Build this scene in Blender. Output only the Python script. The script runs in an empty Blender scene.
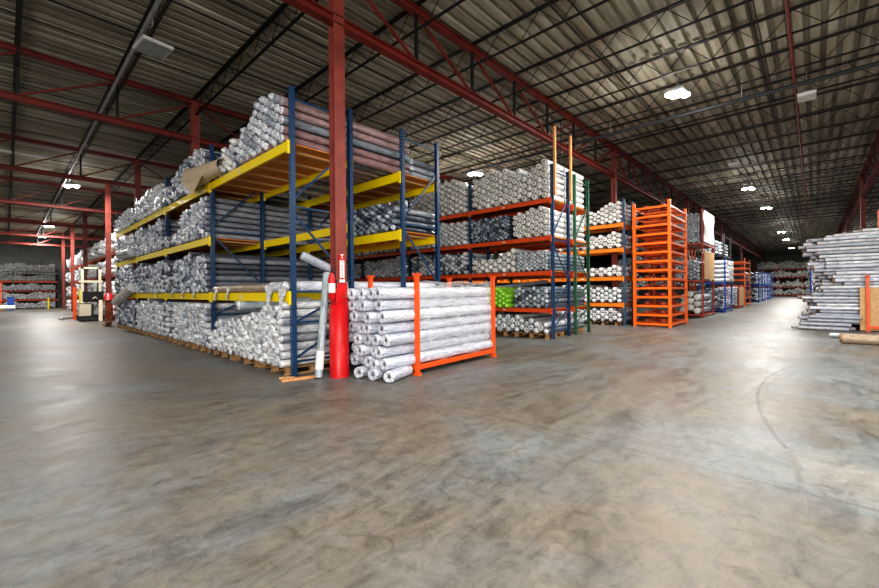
import bpy, math, random
from mathutils import Vector, Matrix, Euler
random.seed(7)
PI = math.pi
C = bpy.context.scene.collection
sc = bpy.context.scene

# ------------------------------------------------------------------ materials
def mat(name, build):
    m = bpy.data.materials.new(name); m.use_nodes = True
    nt = m.node_tree; b = nt.nodes['Principled BSDF']
    build(nt, b); return m
def N(nt, t, **k):
    n = nt.nodes.new(t)
    for a, v in k.items():
        if a in n.inputs: n.inputs[a].default_value = v
        else: setattr(n, a, v)
    return n
def lin(c):
    return tuple(((x/255)/12.92 if x/255 <= .04045 else (((x/255)+.055)/1.055)**2.4) for x in c) + (1,)
def ramp(nt, stops, interp='LINEAR'):
    r = nt.nodes.new('ShaderNodeValToRGB'); r.color_ramp.interpolation = interp
    e = r.color_ramp.elements
    while len(e) < len(stops): e.new(.5)
    for i, (p, c) in enumerate(stops):
        e[i].position = p; e[i].color = c if len(c) == 4 else lin(c)
    return r
def bump(nt, b, src, strength, dist=.01):
    bp = N(nt, 'ShaderNodeBump'); bp.inputs['Strength'].default_value = strength; bp.inputs['Distance'].default_value = dist
    nt.links.new(src, bp.inputs['Height']); nt.links.new(bp.outputs[0], b.inputs['Normal'])
def painted(name, rgb, rough=.45, wear=.25, metal=0, scale=6, dark=.55, holes=False):
    def f(nt, b):
        tc = N(nt, 'ShaderNodeTexCoord')
        n = N(nt, 'ShaderNodeTexNoise', Scale=scale, Detail=6.0, Roughness=.7)
        nt.links.new(tc.outputs['Object'], n.inputs['Vector'])
        c = lin(rgb); d = tuple(x*dark for x in c[:3]) + (1,)
        r = ramp(nt, [(.3, d), (.3+wear, c), (1, c)])
        nt.links.new(n.outputs['Fac'], r.inputs['Fac'])
        out = r.outputs['Color']
        if holes:
            sx = N(nt, 'ShaderNodeSeparateXYZ'); nt.links.new(tc.outputs['Object'], sx.inputs[0])
            m1 = N(nt, 'ShaderNodeMath', operation='PINGPONG'); m1.inputs[1].default_value = .035
            nt.links.new(sx.outputs['Z'], m1.inputs[0])
            m2 = N(nt, 'ShaderNodeMath', operation='GREATER_THAN'); m2.inputs[1].default_value = .024
            nt.links.new(m1.outputs[0], m2.inputs[0])
            a1 = N(nt, 'ShaderNodeMath', operation='ABSOLUTE'); nt.links.new(sx.outputs['Y'], a1.inputs[0])
            a2 = N(nt, 'ShaderNodeMath', operation='LESS_THAN'); a2.inputs[1].default_value = .008
            nt.links.new(a1.outputs[0], a2.inputs[0])
            mm = N(nt, 'ShaderNodeMath', operation='MULTIPLY'); nt.links.new(m2.outputs[0], mm.inputs[0]); nt.links.new(a2.outputs[0], mm.inputs[1])
            mx = N(nt, 'ShaderNodeMix', data_type='RGBA'); nt.links.new(mm.outputs[0], mx.inputs['Factor'])
            nt.links.new(out, mx.inputs[6]); mx.inputs[7].default_value = (.35, .42, .5, 1); out = mx.outputs[2]
        nt.links.new(out, b.inputs['Base Color'])
        b.inputs['Roughness'].default_value = rough; b.inputs['Metallic'].default_value = metal
        bump(nt, b, n.outputs['Fac'], .15)
    return mat(name, f)
def rollmat(name, stops, rough=.3, sx=2.0, crinkle=.6, coat=.35):
    """plastic-wrapped goods: colour differs roll by roll, the film is crinkled"""
    def f(nt, b):
        g = N(nt, 'ShaderNodeNewGeometry'); oi = N(nt, 'ShaderNodeObjectInfo')
        ad = N(nt, 'ShaderNodeMath', operation='ADD'); nt.links.new(g.outputs['Random Per Island'], ad.inputs[0]); nt.links.new(oi.outputs['Random'], ad.inputs[1])
        fr = N(nt, 'ShaderNodeMath', operation='FRACT'); nt.links.new(ad.outputs[0], fr.inputs[0])
        r = ramp(nt, stops); nt.links.new(fr.outputs[0], r.inputs['Fac'])
        tc = N(nt, 'ShaderNodeTexCoord'); mp = N(nt, 'ShaderNodeMapping'); mp.inputs['Scale'].default_value = (sx, 9, 9)
        nt.links.new(tc.outputs['Object'], mp.inputs[0])
        n = N(nt, 'ShaderNodeTexNoise', Scale=2.2, Detail=7.0, Roughness=.75, Distortion=.8)
        nt.links.new(mp.outputs[0], n.inputs['Vector'])
        v = ramp(nt, [(.34, (.34, .35, .38, 1)), (.48, (.86, .87, .89, 1)), (.60, (1.2, 1.2, 1.2, 1))]); nt.links.new(n.outputs['Fac'], v.inputs['Fac'])  # random streaks; the pale ones put film highlights into the colour
        mx = N(nt, 'ShaderNodeMix', data_type='RGBA', blend_type='MULTIPLY'); mx.inputs[0].default_value = 1
        nt.links.new(r.outputs[0], mx.inputs[6]); nt.links.new(v.outputs[0], mx.inputs[7])
        nt.links.new(mx.outputs[2], b.inputs['Base Color'])
        b.inputs['Roughness'].default_value = rough; b.inputs['Coat Weight'].default_value = coat; b.inputs['Coat Roughness'].default_value = .15
        bump(nt, b, n.outputs['Fac'], crinkle, .03)
    return mat(name, f)
M = {}
M['wrap_white'] = rollmat('wrap_white', [(0, (196, 196, 196)), (.4, (228, 228, 230)), (.75, (206, 212, 218)), (1, (238, 236, 230))])
M['wrap_cream'] = rollmat('wrap_cream', [(0, (204, 200, 190)), (.4, (236, 232, 222)), (.75, (214, 214, 212)), (1, (242, 240, 234))], .4)
M['wrap_grey'] = rollmat('wrap_grey', [(0, (84, 90, 98)), (.3, (124, 129, 137)), (.6, (158, 163, 170)), (.85, (104, 112, 122)), (1, (176, 179, 184))])  # roll sides darkened to stand in for shade in the gaps
M['wrap_mix'] = rollmat('wrap_mix', [(0, (52, 60, 76)), (.35, (116, 122, 132)), (.7, (158, 162, 168)), (1, (84, 94, 110))])  # darkened likewise: shade between rolls put into the side colour
M['wrap_dark'] = rollmat('wrap_dark', [(0, (44, 50, 62)), (.5, (86, 94, 108)), (.8, (60, 66, 76)), (1, (130, 136, 146))])
M['wrap_slate'] = rollmat('wrap_slate', [(0, (84, 98, 108)), (.5, (128, 142, 150)), (1, (170, 182, 186))])
M['wrap_ash'] = rollmat('wrap_ash', [(0, (172, 178, 186)), (.5, (190, 194, 204)), (1, (150, 156, 166))])
M['wrap_pink'] = rollmat('wrap_pink', [(0, (150, 118, 118)), (.5, (176, 148, 146)), (1, (160, 132, 134))])
M['wrap_brown'] = rollmat('wrap_brown', [(0, (168, 146, 120)), (1, (186, 168, 146))], .5)
M['wrap_lime'] = rollmat('wrap_lime', [(0, (150, 230, 60)), (1, (190, 250, 90))])
M['wrap_clear'] = rollmat('wrap_clear', [(0, (208, 212, 224)), (.6, (232, 234, 242)), (1, (190, 196, 210))], .22, 1.6, .8, .6)
M['end_white'] = rollmat('end_white', [(0, (188, 188, 190)), (.5, (240, 240, 240)), (1, (212, 216, 222))], .35, 9)
M['end_cream'] = rollmat('end_cream', [(0, (214, 210, 202)), (.5, (246, 243, 236)), (1, (226, 224, 220))], .4, 9)
M['end_grey'] = rollmat('end_grey', [(0, (140, 148, 158)), (.4, (220, 224, 230)), (.7, (180, 188, 196)), (1, (246, 246, 248))], .35, 9)
M['end_mix'] = rollmat('end_mix', [(0, (70, 80, 98)), (.35, (190, 194, 202)), (.7, (230, 230, 234)), (1, (120, 130, 148))], .35, 9)
M['end_dark'] = rollmat('end_dark', [(0, (40, 48, 62)), (.35, (120, 132, 150)), (.6, (200, 208, 218)), (1, (66, 74, 88))], .35, 9)
M['end_slate'] = rollmat('end_slate', [(0, (104, 120, 126)), (.5, (176, 188, 190)), (1, (206, 214, 214))], .35, 9)
M['end_pink'] = rollmat('end_pink', [(0, (190, 170, 178)), (.5, (226, 214, 220)), (1, (236, 234, 236))], .35, 9)
M['end_brown'] = rollmat('end_brown', [(0, (150, 112, 76)), (1, (190, 150, 108))], .7, 9)
M['paper'] = painted('paper', (206, 186, 158), .7, .3, dark=.8)
M['letter_red'] = painted('letter_red', (196, 20, 30), .5, .05)
M['core'] = painted('core', (70, 62, 56), .8)
M['core_card'] = painted('core_card', (128, 124, 122), .8)
M['blue'] = painted('blue', (22, 60, 98), .4, .2, holes=True)
M['blue_far'] = painted('blue_far', (58, 84, 108), .45, .2)
M['blue_bright'] = painted('blue_bright', (26, 78, 168), .4, .2)
M['green'] = painted('green', (44, 92, 72), .45, .2)
M['yellow'] = painted('yellow', (246, 216, 0), .4, .12, dark=.75)
M['orange'] = painted('orange', (236, 88, 26), .42, .18, dark=.65)
M['orange_beam'] = painted('orange_beam', (226, 84, 36), .45, .2, dark=.6)
M['amber_beam'] = painted('amber_beam', (240, 132, 34), .45, .2, dark=.65)
M['orange_empty'] = painted('orange_empty', (250, 112, 24), .42, .12, dark=.7)
M['rust_orange'] = painted('rust_orange', (180, 70, 42), .5, .3)
M['redsteel'] = painted('redsteel', (142, 66, 56), .55, .3, scale=3)
M['trussred'] = painted('trussred', (126, 42, 30), .6, .3, scale=2)
def f_guard(nt, b):
    tc = N(nt, 'ShaderNodeTexCoord'); n = N(nt, 'ShaderNodeTexNoise', Scale=7.0, Detail=7.0, Roughness=.7); nt.links.new(tc.outputs['Object'], n.inputs['Vector'])
    r = ramp(nt, [(.36, (196, 160, 84)), (.385, (150, 40, 26)), (.41, (200, 18, 26)), (1, (206, 22, 30))]); nt.links.new(n.outputs['Fac'], r.inputs['Fac'])
    nt.links.new(r.outputs[0], b.inputs['Base Color']); b.inputs['Roughness'].default_value = .4; bump(nt, b, n.outputs['Fac'], .1)
M['guardred'] = mat('guardred', f_guard)
M['black'] = painted('black', (26, 26, 27), .6, .3)
M['darkgrey'] = painted('darkgrey', (52, 55, 58), .5, .3)
M['pipe'] = painted('pipe', (58, 62, 68), .4, .3)
M['galv'] = painted('galv', (168, 170, 170), .4, .3)
M['white'] = painted('white', (226, 226, 224), .5, .2, dark=.85)
M['cream'] = painted('cream', (222, 214, 190), .5, .2, dark=.85)
M['tag'] = painted('tag', (214, 206, 184), .6, .2, dark=.8)
M['film'] = rollmat('film', [(0, (220, 222, 226)), (1, (240, 240, 240))], .25, 3, .9, .6)
def wood(name, a, b_, sc_=(1, 12, 12)):
    def f(nt, b):
        tc = N(nt, 'ShaderNodeTexCoord'); mp = N(nt, 'ShaderNodeMapping'); mp.inputs['Scale'].default_value = sc_
        nt.links.new(tc.outputs['Object'], mp.inputs[0])
        n = N(nt, 'ShaderNodeTexNoise', Scale=2.5, Detail=6.0, Roughness=.65); nt.links.new(mp.outputs[0], n.inputs['Vector'])
        r = ramp(nt, [(.3, a), (.7, b_)]); nt.links.new(n.outputs['Fac'], r.inputs['Fac']); nt.links.new(r.outputs[0], b.inputs['Base Color'])
        b.inputs['Roughness'].default_value = .7; bump(nt, b, n.outputs['Fac'], .2)
    return mat(name, f)
M['pallet'] = wood('pallet', (132, 96, 60), (198, 158, 108))
M['ply'] = wood('ply', (168, 92, 26), (222, 140, 50), (6, 1, 6))
M['slat'] = wood('slat', (186, 140, 84), (226, 180, 120))
M['timber'] = wood('timber', (190, 126, 76), (224, 166, 110), (10, 10, 1))
M['osb'] = wood('osb', (182, 140, 92), (222, 184, 134), (7, 7, 7))

def f_floor(nt, b):
    tc = N(nt, 'ShaderNodeTexCoord')
    P = tc.outputs['Object']
    n1 = N(nt, 'ShaderNodeTexNoise', Scale=.35, Detail=8.0, Roughness=.62, Distortion=.5); nt.links.new(P, n1.inputs['Vector'])
    mp = N(nt, 'ShaderNodeMapping'); mp.inputs['Rotation'].default_value = (0, 0, .75); mp.inputs['Scale'].default_value = (.5, 1.6, 1)
    nt.links.new(P, mp.inputs[0])
    n2 = N(nt, 'ShaderNodeTexNoise', Scale=1.6, Detail=12.0, Roughness=.76, Distortion=1.4); nt.links.new(mp.outputs[0], n2.inputs['Vector'])
    n3 = N(nt, 'ShaderNodeTexNoise', Scale=7.0, Detail=11.0, Roughness=.78, Distortion=.6); nt.links.new(P, n3.inputs['Vector'])
    r1 = ramp(nt, [(.28, (82, 76, 67)), (.42, (114, 107, 96)), (.50, (110, 108, 103)), (.58, (112, 117, 118)), (.70, (136, 134, 128))]); nt.links.new(n1.outputs['Fac'], r1.inputs['Fac'])
    r2 = ramp(nt, [(.30, (.42, .40, .38, 1)), (.42, (.74, .72, .70, 1)), (.50, (.95, .94, .93, 1)), (.60, (1.08, 1.07, 1.06, 1)), (.75, (1.3, 1.29, 1.28, 1))]); nt.links.new(n2.outputs['Fac'], r2.inputs['Fac'])
    m1 = N(nt, 'ShaderNodeMix', data_type='RGBA', blend_type='MULTIPLY'); m1.inputs[0].default_value = 1
    nt.links.new(r1.outputs[0], m1.inputs[6]); nt.links.new(r2.outputs[0], m1.inputs[7])
    r3 = ramp(nt, [(.36, (.66, .64, .62, 1)), (.48, (.96, .96, .95, 1)), (.64, (1.2, 1.2, 1.19, 1))]); nt.links.new(n3.outputs['Fac'], r3.inputs['Fac'])
    m2 = N(nt, 'ShaderNodeMix', data_type='RGBA', blend_type='MULTIPLY'); m2.inputs[0].default_value = 1
    nt.links.new(m1.outputs[2], m2.inputs[6]); nt.links.new(r3.outputs[0], m2.inputs[7])
    # ochre stains
    n4 = N(nt, 'ShaderNodeTexNoise', Scale=1.1, Detail=5.0, Roughness=.6); mp4 = N(nt, 'ShaderNodeMapping'); mp4.inputs['Location'].default_value = (3, 8, 0)
    nt.links.new(P, mp4.inputs[0]); nt.links.new(mp4.outputs[0], n4.inputs['Vector'])
    r4 = ramp(nt, [(.56, (0, 0, 0, 1)), (.74, (.42, .42, .42, 1))]); nt.links.new(n4.outputs['Fac'], r4.inputs['Fac'])
    m3 = N(nt, 'ShaderNodeMix', data_type='RGBA'); nt.links.new(r4.outputs[0], m3.inputs[0]); nt.links.new(m2.outputs[2], m3.inputs[6]); m3.inputs[7].default_value = lin((116, 100, 70))
    out = m3.outputs[2]
    sx = N(nt, 'ShaderNodeSeparateXYZ'); nt.links.new(P, sx.inputs[0])
    def math_(op, a, b2=None, c=None):
        m = N(nt, 'ShaderNodeMath', operation=op)
        for i, v in enumerate((a, b2, c)):
            if v is None: continue
            if isinstance(v, (int, float)): m.inputs[i].default_value = v
            else: nt.links.new(v, m.inputs[i])
        return m.outputs[0]
    X, Y = sx.outputs['X'], sx.outputs['Y']
    wob = math_('MULTIPLY', math_('SUBTRACT', n2.outputs['Fac'], .5), .06)
    def line(a, b2, w, k=1.0):  # thin line where |a-b2| < w
        return math_('MULTIPLY', math_('LESS_THAN', math_('ABSOLUTE', math_('SUBTRACT', math_('ADD', a, wob), b2)), w), k)
    marks = []
    # saw-cut joints of the slab
    marks.append(line(math_('MODULO', math_('ADD', X, 132.84), 6.675), 3.3, .011, .42))
        # tyre arc on the right
    def arc(cx, cy, R, w, lim, k):
        d = math_('SQRT', math_('ADD', math_('POWER', math_('SUBTRACT', X, cx), 2), math_('POWER', math_('SUBTRACT', Y, cy), 2)))
        return math_('MULTIPLY', math_('MULTIPLY', line(d, R, w, k), math_('LESS_THAN', X, lim[1])), math_('GREATER_THAN', X, lim[0]))
    marks.append(arc(ARC[0], ARC[1], ARC[2], .02, ARC[3], .65))
    tot = marks[0]
    for m in marks[1:]: tot = math_('MAXIMUM', tot, m)
    m5 = N(nt, 'ShaderNodeMix', data_type='RGBA'); nt.links.new(tot, m5.inputs[0]); nt.links.new(out, m5.inputs[6]); m5.inputs[7].default_value = lin((66, 64, 60))
    nt.links.new(m5.outputs[2], b.inputs['Base Color'])
    rr = ramp(nt, [(.35, (.36, .36, .36, 1)), (.65, (.56, .56, .56, 1))]); nt.links.new(n2.outputs['Fac'], rr.inputs['Fac']); nt.links.new(rr.outputs[0], b.inputs['Roughness'])
    b.inputs['Specular IOR Level'].default_value = .4
    bump(nt, b, n3.outputs['Fac'], .04)
ARC = (7.784, -9.377, 9.989, (4.95, 10.3))
M['floor'] = mat('floor', f_floor)
def f_deck(nt, b):
    tc = N(nt, 'ShaderNodeTexCoord'); mp = N(nt, 'ShaderNodeMapping'); mp.inputs['Scale'].default_value = (.15, 2, 1)
    nt.links.new(tc.outputs['Object'], mp.inputs[0])
    n = N(nt, 'ShaderNodeTexNoise', Scale=1.4, Detail=6.0, Roughness=.7); nt.links.new(mp.outputs[0], n.inputs['Vector'])
    r = ramp(nt, [(.3, (104, 98, 80)), (.5, (162, 155, 136)), (.7, (204, 198, 180))]); nt.links.new(n.outputs['Fac'], r.inputs['Fac'])
    nt.links.new(r.outputs[0], b.inputs['Base Color']); b.inputs['Roughness'].default_value = .65
M['deck'] = mat('deck', f_deck)
M['wallmat'] = painted('wallmat', (140, 143, 140), .8, .3, scale=1.2, dark=.7)
M['walldark'] = painted('walldark', (92, 94, 96), .8, .3, scale=1.2, dark=.7)
def emis(name, col, s):
    def f(nt, b):
        b.inputs['Base Color'].default_value = (1, 1, 1, 1); b.inputs['Emission Color'].default_value = col; b.inputs['Emission Strength'].default_value = s
    return mat(name, f)
M['lamp'] = emis('lamp', (1, .98, .95, 1), 30)
def f_film(nt, b):
    tc = N(nt, 'ShaderNodeTexCoord'); mp = N(nt, 'ShaderNodeMapping'); mp.inputs['Scale'].default_value = (1.2, 1, 7)
    nt.links.new(tc.outputs['Object'], mp.inputs[0])
    n = N(nt, 'ShaderNodeTexNoise', Scale=3.0, Detail=6.0, Roughness=.65, Distortion=1.0); nt.links.new(mp.outputs[0], n.inputs['Vector'])
    b.inputs['Base Color'].default_value = (.93, .94, .97, 1); b.inputs['Roughness'].default_value = .16
    r = ramp(nt, [(.35, (.12, .12, .12, 1)), (.7, (.55, .55, .55, 1))]); nt.links.new(n.outputs['Fac'], r.inputs['Fac']); nt.links.new(r.outputs[0], b.inputs['Alpha'])
    bump(nt, b, n.outputs['Fac'], .9, .05)
M['stretch'] = mat('stretch', f_film)

# ------------------------------------------------------------------ mesh builder
class MB:
    def __init__(s): s.v = []; s.f = []; s.m = []; s.mats = []; s.sm = []
    def mi(s, m):
        if m not in s.mats: s.mats.append(m)
        return s.mats.index(m)
    def add(s, vs, fs, m, smooth=False):
        o = len(s.v); s.v += [tuple(v) for v in vs]; k = s.mi(m)
        for f in fs: s.f.append(tuple(i+o for i in f)); s.m.append(k); s.sm.append(smooth)
    def box(s, x0, x1, y0, y1, z0, z1, m):
        vs = [(x, y, z) for x in (x0, x1) for y in (y0, y1) for z in (z0, z1)]
        s.add(vs, [(0, 1, 3, 2), (4, 6, 7, 5), (0, 4, 5, 1), (2, 3, 7, 6), (0, 2, 6, 4), (1, 5, 7, 3)], m)
    def bar(s, p, q, w, h, m, up=(0, 0, 1)):
        p = Vector(p); q = Vector(q); d = (q-p).normalized(); u = Vector(up)
        if abs(d.dot(u)) > .98: u = Vector((1, 0, 0))
        a = d.cross(u).normalized(); b = a.cross(d).normalized()
        vs = [e + a*sx*w/2 + b*sz*h/2 for e in (p, q) for sx, sz in ((-1, -1), (1, -1), (1, 1), (-1, 1))]
        s.add(vs, [(0, 3, 2, 1), (4, 5, 6, 7), (0, 1, 5, 4), (1, 2, 6, 5), (2, 3, 7, 6), (3, 0, 4, 7)], m)
    def tube(s, p, q, r, m, n=10, r2=None, cap=True, smooth=True):
        s.lathe(p, q, [(0, r), (1, r if r2 is None else r2)], m, n, cap, smooth)
    def lathe(s, p, q, prof, m, n=12, cap=True, smooth=True, jit=0):
        p = Vector(p); q = Vector(q); d = q-p; L = d.length; d = d/L
        u = Vector((0, 0, 1)) if abs(d.z) < .95 else Vector((1, 0, 0))
        a = d.cross(u).normalized(); b = a.cross(d).normalized(); vs = []
        for t, r in prof:
            for i in range(n):
                w = 2*PI*i/n; j = 1+random.uniform(-jit, jit)
                vs.append(p + d*(t*L) + (a*math.cos(w)+b*math.sin(w))*r*j)
        fs = []; k = len(prof)
        for j in range(k-1):
            for i in range(n):
                i2 = (i+1) % n
                fs.append((j*n+i, j*n+i2, (j+1)*n+i2, (j+1)*n+i))
        s.add(vs, fs, m, smooth)
        if cap:
            s.add(vs[:n], [tuple(range(n))], m); s.add(vs[-n:], [tuple(reversed(range(n)))], m)
    def build(s, name, parent=None, loc=None):
        me = bpy.data.meshes.new(name); me.from_pydata(s.v, [], s.f)
        for m in s.mats: me.materials.append(M[m])
        me.polygons.foreach_set('material_index', s.m); me.polygons.foreach_set('use_smooth', s.sm); me.update()
        o = bpy.data.objects.new(name, me); C.objects.link(o)
        if parent: o.parent = parent
        if loc: o.location = loc
        return o
def tag(o, label=None, cat=None, group=None, kind=None):
    if label: o['label'] = label
    if cat: o['category'] = cat
    if group: o['group'] = group
    if kind: o['kind'] = kind
    return o
def empty(name, loc=(0, 0, 0), label=None, cat=None, group=None, rz=0):
    o = bpy.data.objects.new(name, None); C.objects.link(o); o.location = loc; o.rotation_euler = (0, 0, rz)
    o.empty_display_size = .2
    return tag(o, label, cat, group)
def kids(o): return [c for c in C.objects if c.parent == o]
KID = {}
def copy_tree(o, parent=None, label=None, loc=None, rz=None, group=None):
    c = o.copy(); C.objects.link(c)
    if parent: c.parent = parent
    if label: c['label'] = label
    if group: c['group'] = group
    if loc: c.location = loc
    if rz is not None: c.rotation_euler = (0, 0, rz)
    if o.name not in KID: KID[o.name] = kids(o)
    for k in KID[o.name]: copy_tree(k, c)
    return c
def simple(name, fn, label, cat, group=None, kind=None, parent=None, loc=None):
    b = MB(); fn(b); return tag(b.build(name, parent, loc), label, cat, group, kind)

# ------------------------------------------------------------------ setting
XA, XB, YA, YB, ZC = -16.0, 92.0, -34.0, 62.0, 7.62
simple('floor', lambda b: b.box(XA-4, XB+1, YA-4, YB+1, -.2, 0, 'floor'), None, None, kind='structure')
def roof(b):
    vs = []; fs = []; y = YA; p = .305; prof = [(0, 0), (.17, 0), (.185, .11), (.29, .11)]
    while y < YB:
        for dy, dz in prof: vs += [(XA-4, y+dy, ZC+dz), (XB+1, y+dy, ZC+dz)]
        y += p
    n = len(vs)//2
    for i in range(n-1): fs.append((2*i, 2*i+1, 2*i+3, 2*i+2))
    b.add(vs, fs, 'deck')
    b.box(XA-4, XB+1, YA-4, YB+1, ZC+.14, ZC+.2, 'walldark')
simple('ceiling', roof, None, None, kind='structure')
simple('wall_left', lambda b: b.box(XA, XB, YB, YB+.3, 0, ZC, 'wallmat'), None, None, kind='structure')
simple('wall_right', lambda b: b.box(XB, XB+.3, YA, YB, 0, ZC, 'wallmat'), None, None, kind='structure')
simple('wall_back', lambda b: b.box(XA-.3, XA, 4, YB, 0, ZC, 'walldark'), None, None, kind='structure')

# ------------------------------------------------------------------ roof steel
GY = [-9.94, -1.9, 6.14, 14.1, 22.1, 30.1, 38.1, 46.1, 54.1]
P = 13.35/7; X0 = 4.05
ZB, ZT = 6.25, 7.42
ords = ['', '']
gl = {-9.94: 'red steel roof truss beyond the right-hand roll stacks', -1.9: 'red steel roof truss above the long roll stack at right',
      6.14: 'long red roof truss carried by the column with the red guard',
      14.1: 'red steel roof truss crossing left ceiling, first one behind the blue and yellow racks corner',
      22.1: 'second red roof truss over the left aisle counted from the square ceiling light',
      30.1: 'third red roof truss over the left aisle', 38.1: 'fourth red roof truss over the left aisle',
      46.1: 'fifth red roof truss over the left aisle', 54.1: 'red roof truss nearest the far left wall'}
for g in GY:
    k0, k1 = (-7, 45) if g in (6.14, -1.9) else ((-7, 14) if g > 8 else (7, 42))
    t = empty('roof_truss', (0, g, 0), gl[g], 'roof truss', 'red roof trusses')
    xa, xb = X0+k0*P, X0+k1*P
    def chord(z, h, w, nm):
        b = MB(); b.box(xa, xb, -w/2, w/2, z-h/2, z-h/2+.02, 'trussred'); b.box(xa, xb, -w/2, w/2, z+h/2-.02, z+h/2, 'trussred'); b.box(xa, xb, -.012, .012, z-h/2+.02, z+h/2-.02, 'trussred')
        b.build(nm, t)
    chord(ZT, .14, .15, 'top_chord'); chord(ZB, .16, .17, 'bottom_chord')
    vb = MB(); vb.box(-.03, .03, -.03, .03, ZB+.08, ZT-.07, 'black'); vproto = None
    dp = None
    for k in range(k0, k1):
        x = X0+k*P
        if k % 7:
            if vproto is None: vproto = vb.build('web_post', t); o = vproto
            else: o = vproto.copy(); C.objects.link(o)
            o.location = (x, 0, 0)
        # diagonals rise toward the columns
        up_left = (k % 7) < 3.5
        key = 'dl' if up_left else 'dr'
        b = MB()
        if up_left: b.bar((0, 0, ZT-.07), (P, 0, ZB+.08), .05, .05, 'trussred')
        else: b.bar((0, 0, ZB+.08), (P, 0, ZT-.07), .05, .05, 'trussred')
        if dp is None: dp = {}
        if key not in dp: dp[key] = b.build('web_diagonal', t); o = dp[key]
        else: o = dp[key].copy(); C.objects.link(o)
        o.location = (x, 0, 0)
# joists
JZ0, JZ1 = 7.02, 7.57
jp = None
for k in range(-7, 46):
    x = X0+k*P
    if jp is None:
        jp = empty('roof_joist', (x, 0, 0), 'black open-web steel joist under the corrugated roof deck', 'joist', 'open-web joists under the roof')
        y0, y1 = -33, 61.5
        b = MB(); b.box(-.05, -.01, y0, y1, JZ1-.04, JZ1, 'black'); b.box(.01, .05, y0, y1, JZ1-.04, JZ1, 'black'); b.build('top_chord', jp)
        b = MB(); b.box(-.028, -.008, y0, y1, JZ0-.014, JZ0+.014, 'black'); b.box(.008, .028, y0, y1, JZ0-.014, JZ0+.014, 'black'); b.build('bottom_chord', jp)
        b = MB(); y = y0+.3; s = 1
        while y < y1-.6:
            b.bar((0, y, JZ1-.04 if s > 0 else JZ0), (0, y+.5, JZ0 if s > 0 else JZ1-.04), .014, .014, 'black'); y += .5; s = -s
        b.build('web', jp)
    else: copy_tree(jp, loc=(x, 0, 0))
# bridging lines along X
for i, y in enumerate((-6.2, .9, 3.7, 8.8, 11.4, 16.8, 19.4, 25, 33, 41)):
    simple('roof_bridging', lambda b: (b.box(-8, 90, -.012, .012, JZ0-.045, JZ0-.02, 'black'), b.box(-8, 90, -.012, .012, JZ1-.075, JZ1-.05, 'black')),
           'thin black steel bridging rods running across the joists', 'bridging rods', 'joist bridging', loc=(0, y, 0))
simple('pipe', lambda b: (b.tube((14.5, -14, 6.93), (14.5, 12, 6.93), .06, 'pipe', 12), [b.box(14.49, 14.51, y-.01, y+.01, 6.98, 7.5, 'galv') for y in (-9, -3.5, 1.5, 5.2, 10)]),
       'dark grey overhead pipe crossing under the joists on rod hangers', 'pipe')
simple('conduit', lambda b: b.tube((4, .35, 6.97), (90, .35, 6.97), .03, 'redsteel', 8), 'long thin brown pipe running the length of the right aisle ceiling', 'pipe')
simple('black_conduit', lambda b: b.tube((2.0, -2, 6.99), (2.0, 60, 6.99), .045, 'galv', 8), 'thin pale conduit running along the left aisle ceiling to the lights', 'conduit')
simple('drop_pipe', lambda b: b.tube((12.2, 5.95, 4.3), (12.2, 5.95, 6.99), .012, 'black', 8), 'thin dark rod hanging from the roof beside the timber rack extensions', 'rod')

# columns (wide flange) with guards
def column(x, y, label, guard=None, gh=1.28):
    t = empty('steel_column', (x, y, 0), label, 'column', 'red steel columns')
    b = MB(); h = ZT
    b.box(-.11, .11, -.085, -.068, 0, h, 'redsteel'); b.box(-.11, .11, .068, .085, 0, h, 'redsteel'); b.box(-.006, .006, -.068, .068, 0, h, 'redsteel'); b.build('shaft', t)
    if guard:
        g = MB(); n = 28
        g.lathe((0, 0, 0), (0, 0, gh), [(0, .17), (1, .17), (1, .158), (.0, .158)], 'guardred', n, cap=False)
        g.build('base_guard', t)
    return t
col = column(4.0, 6.14, 'red steel column with red cylindrical base guard, fire extinguisher and sign, at the rack corner', True, 1.27)
b = MB(); b.box(-.115, .115, -.095, .09, 0.0, 1.64, 'guardred'); b.build('painted_band', col)
for y in (14.1, 22.1, 30.1, 38.1, 46.1, 54.1):
    column(4.05 if y < 25 else 3.9, y, {14.1: 'red steel column rising from the top rolls of the yellow racks, nearest on left',
        22.1: 'second red steel column behind the yellow racks on the left', 30.1: 'red steel column beside the lift truck with a red guard and cone',
        38.1: 'red steel column between white rolls, beyond the lift truck', 46.1: 'red steel column in front of far white rolls', 54.1: 'farthest red steel column on the left'}[y]) if y != 30.1 else None
c30 = column(3.8, 27.9, 'red steel column by the end of the yellow racks with red guard', True, 1.5)
for x, l in ((17.45, 'red steel column rising behind the second orange-beam rack in the middle'), (30.8, 'red steel column behind the stack of empty orange racks'), (44.15, 'third red column along the right-aisle racks'), (57.5, 'fourth red column along the right-aisle racks')):
    column(x, 6.14, l)
for x, l in ((30.8, 'red steel column standing behind the long roll stack at right'), (44.15, 'red steel column beyond the long roll stack, second from the right'), (57.5, 'red steel column beyond the long roll stack, third from the right'), (70.8, 'farthest red column on the right of the aisle')):
    column(x, -1.9, l)
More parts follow.
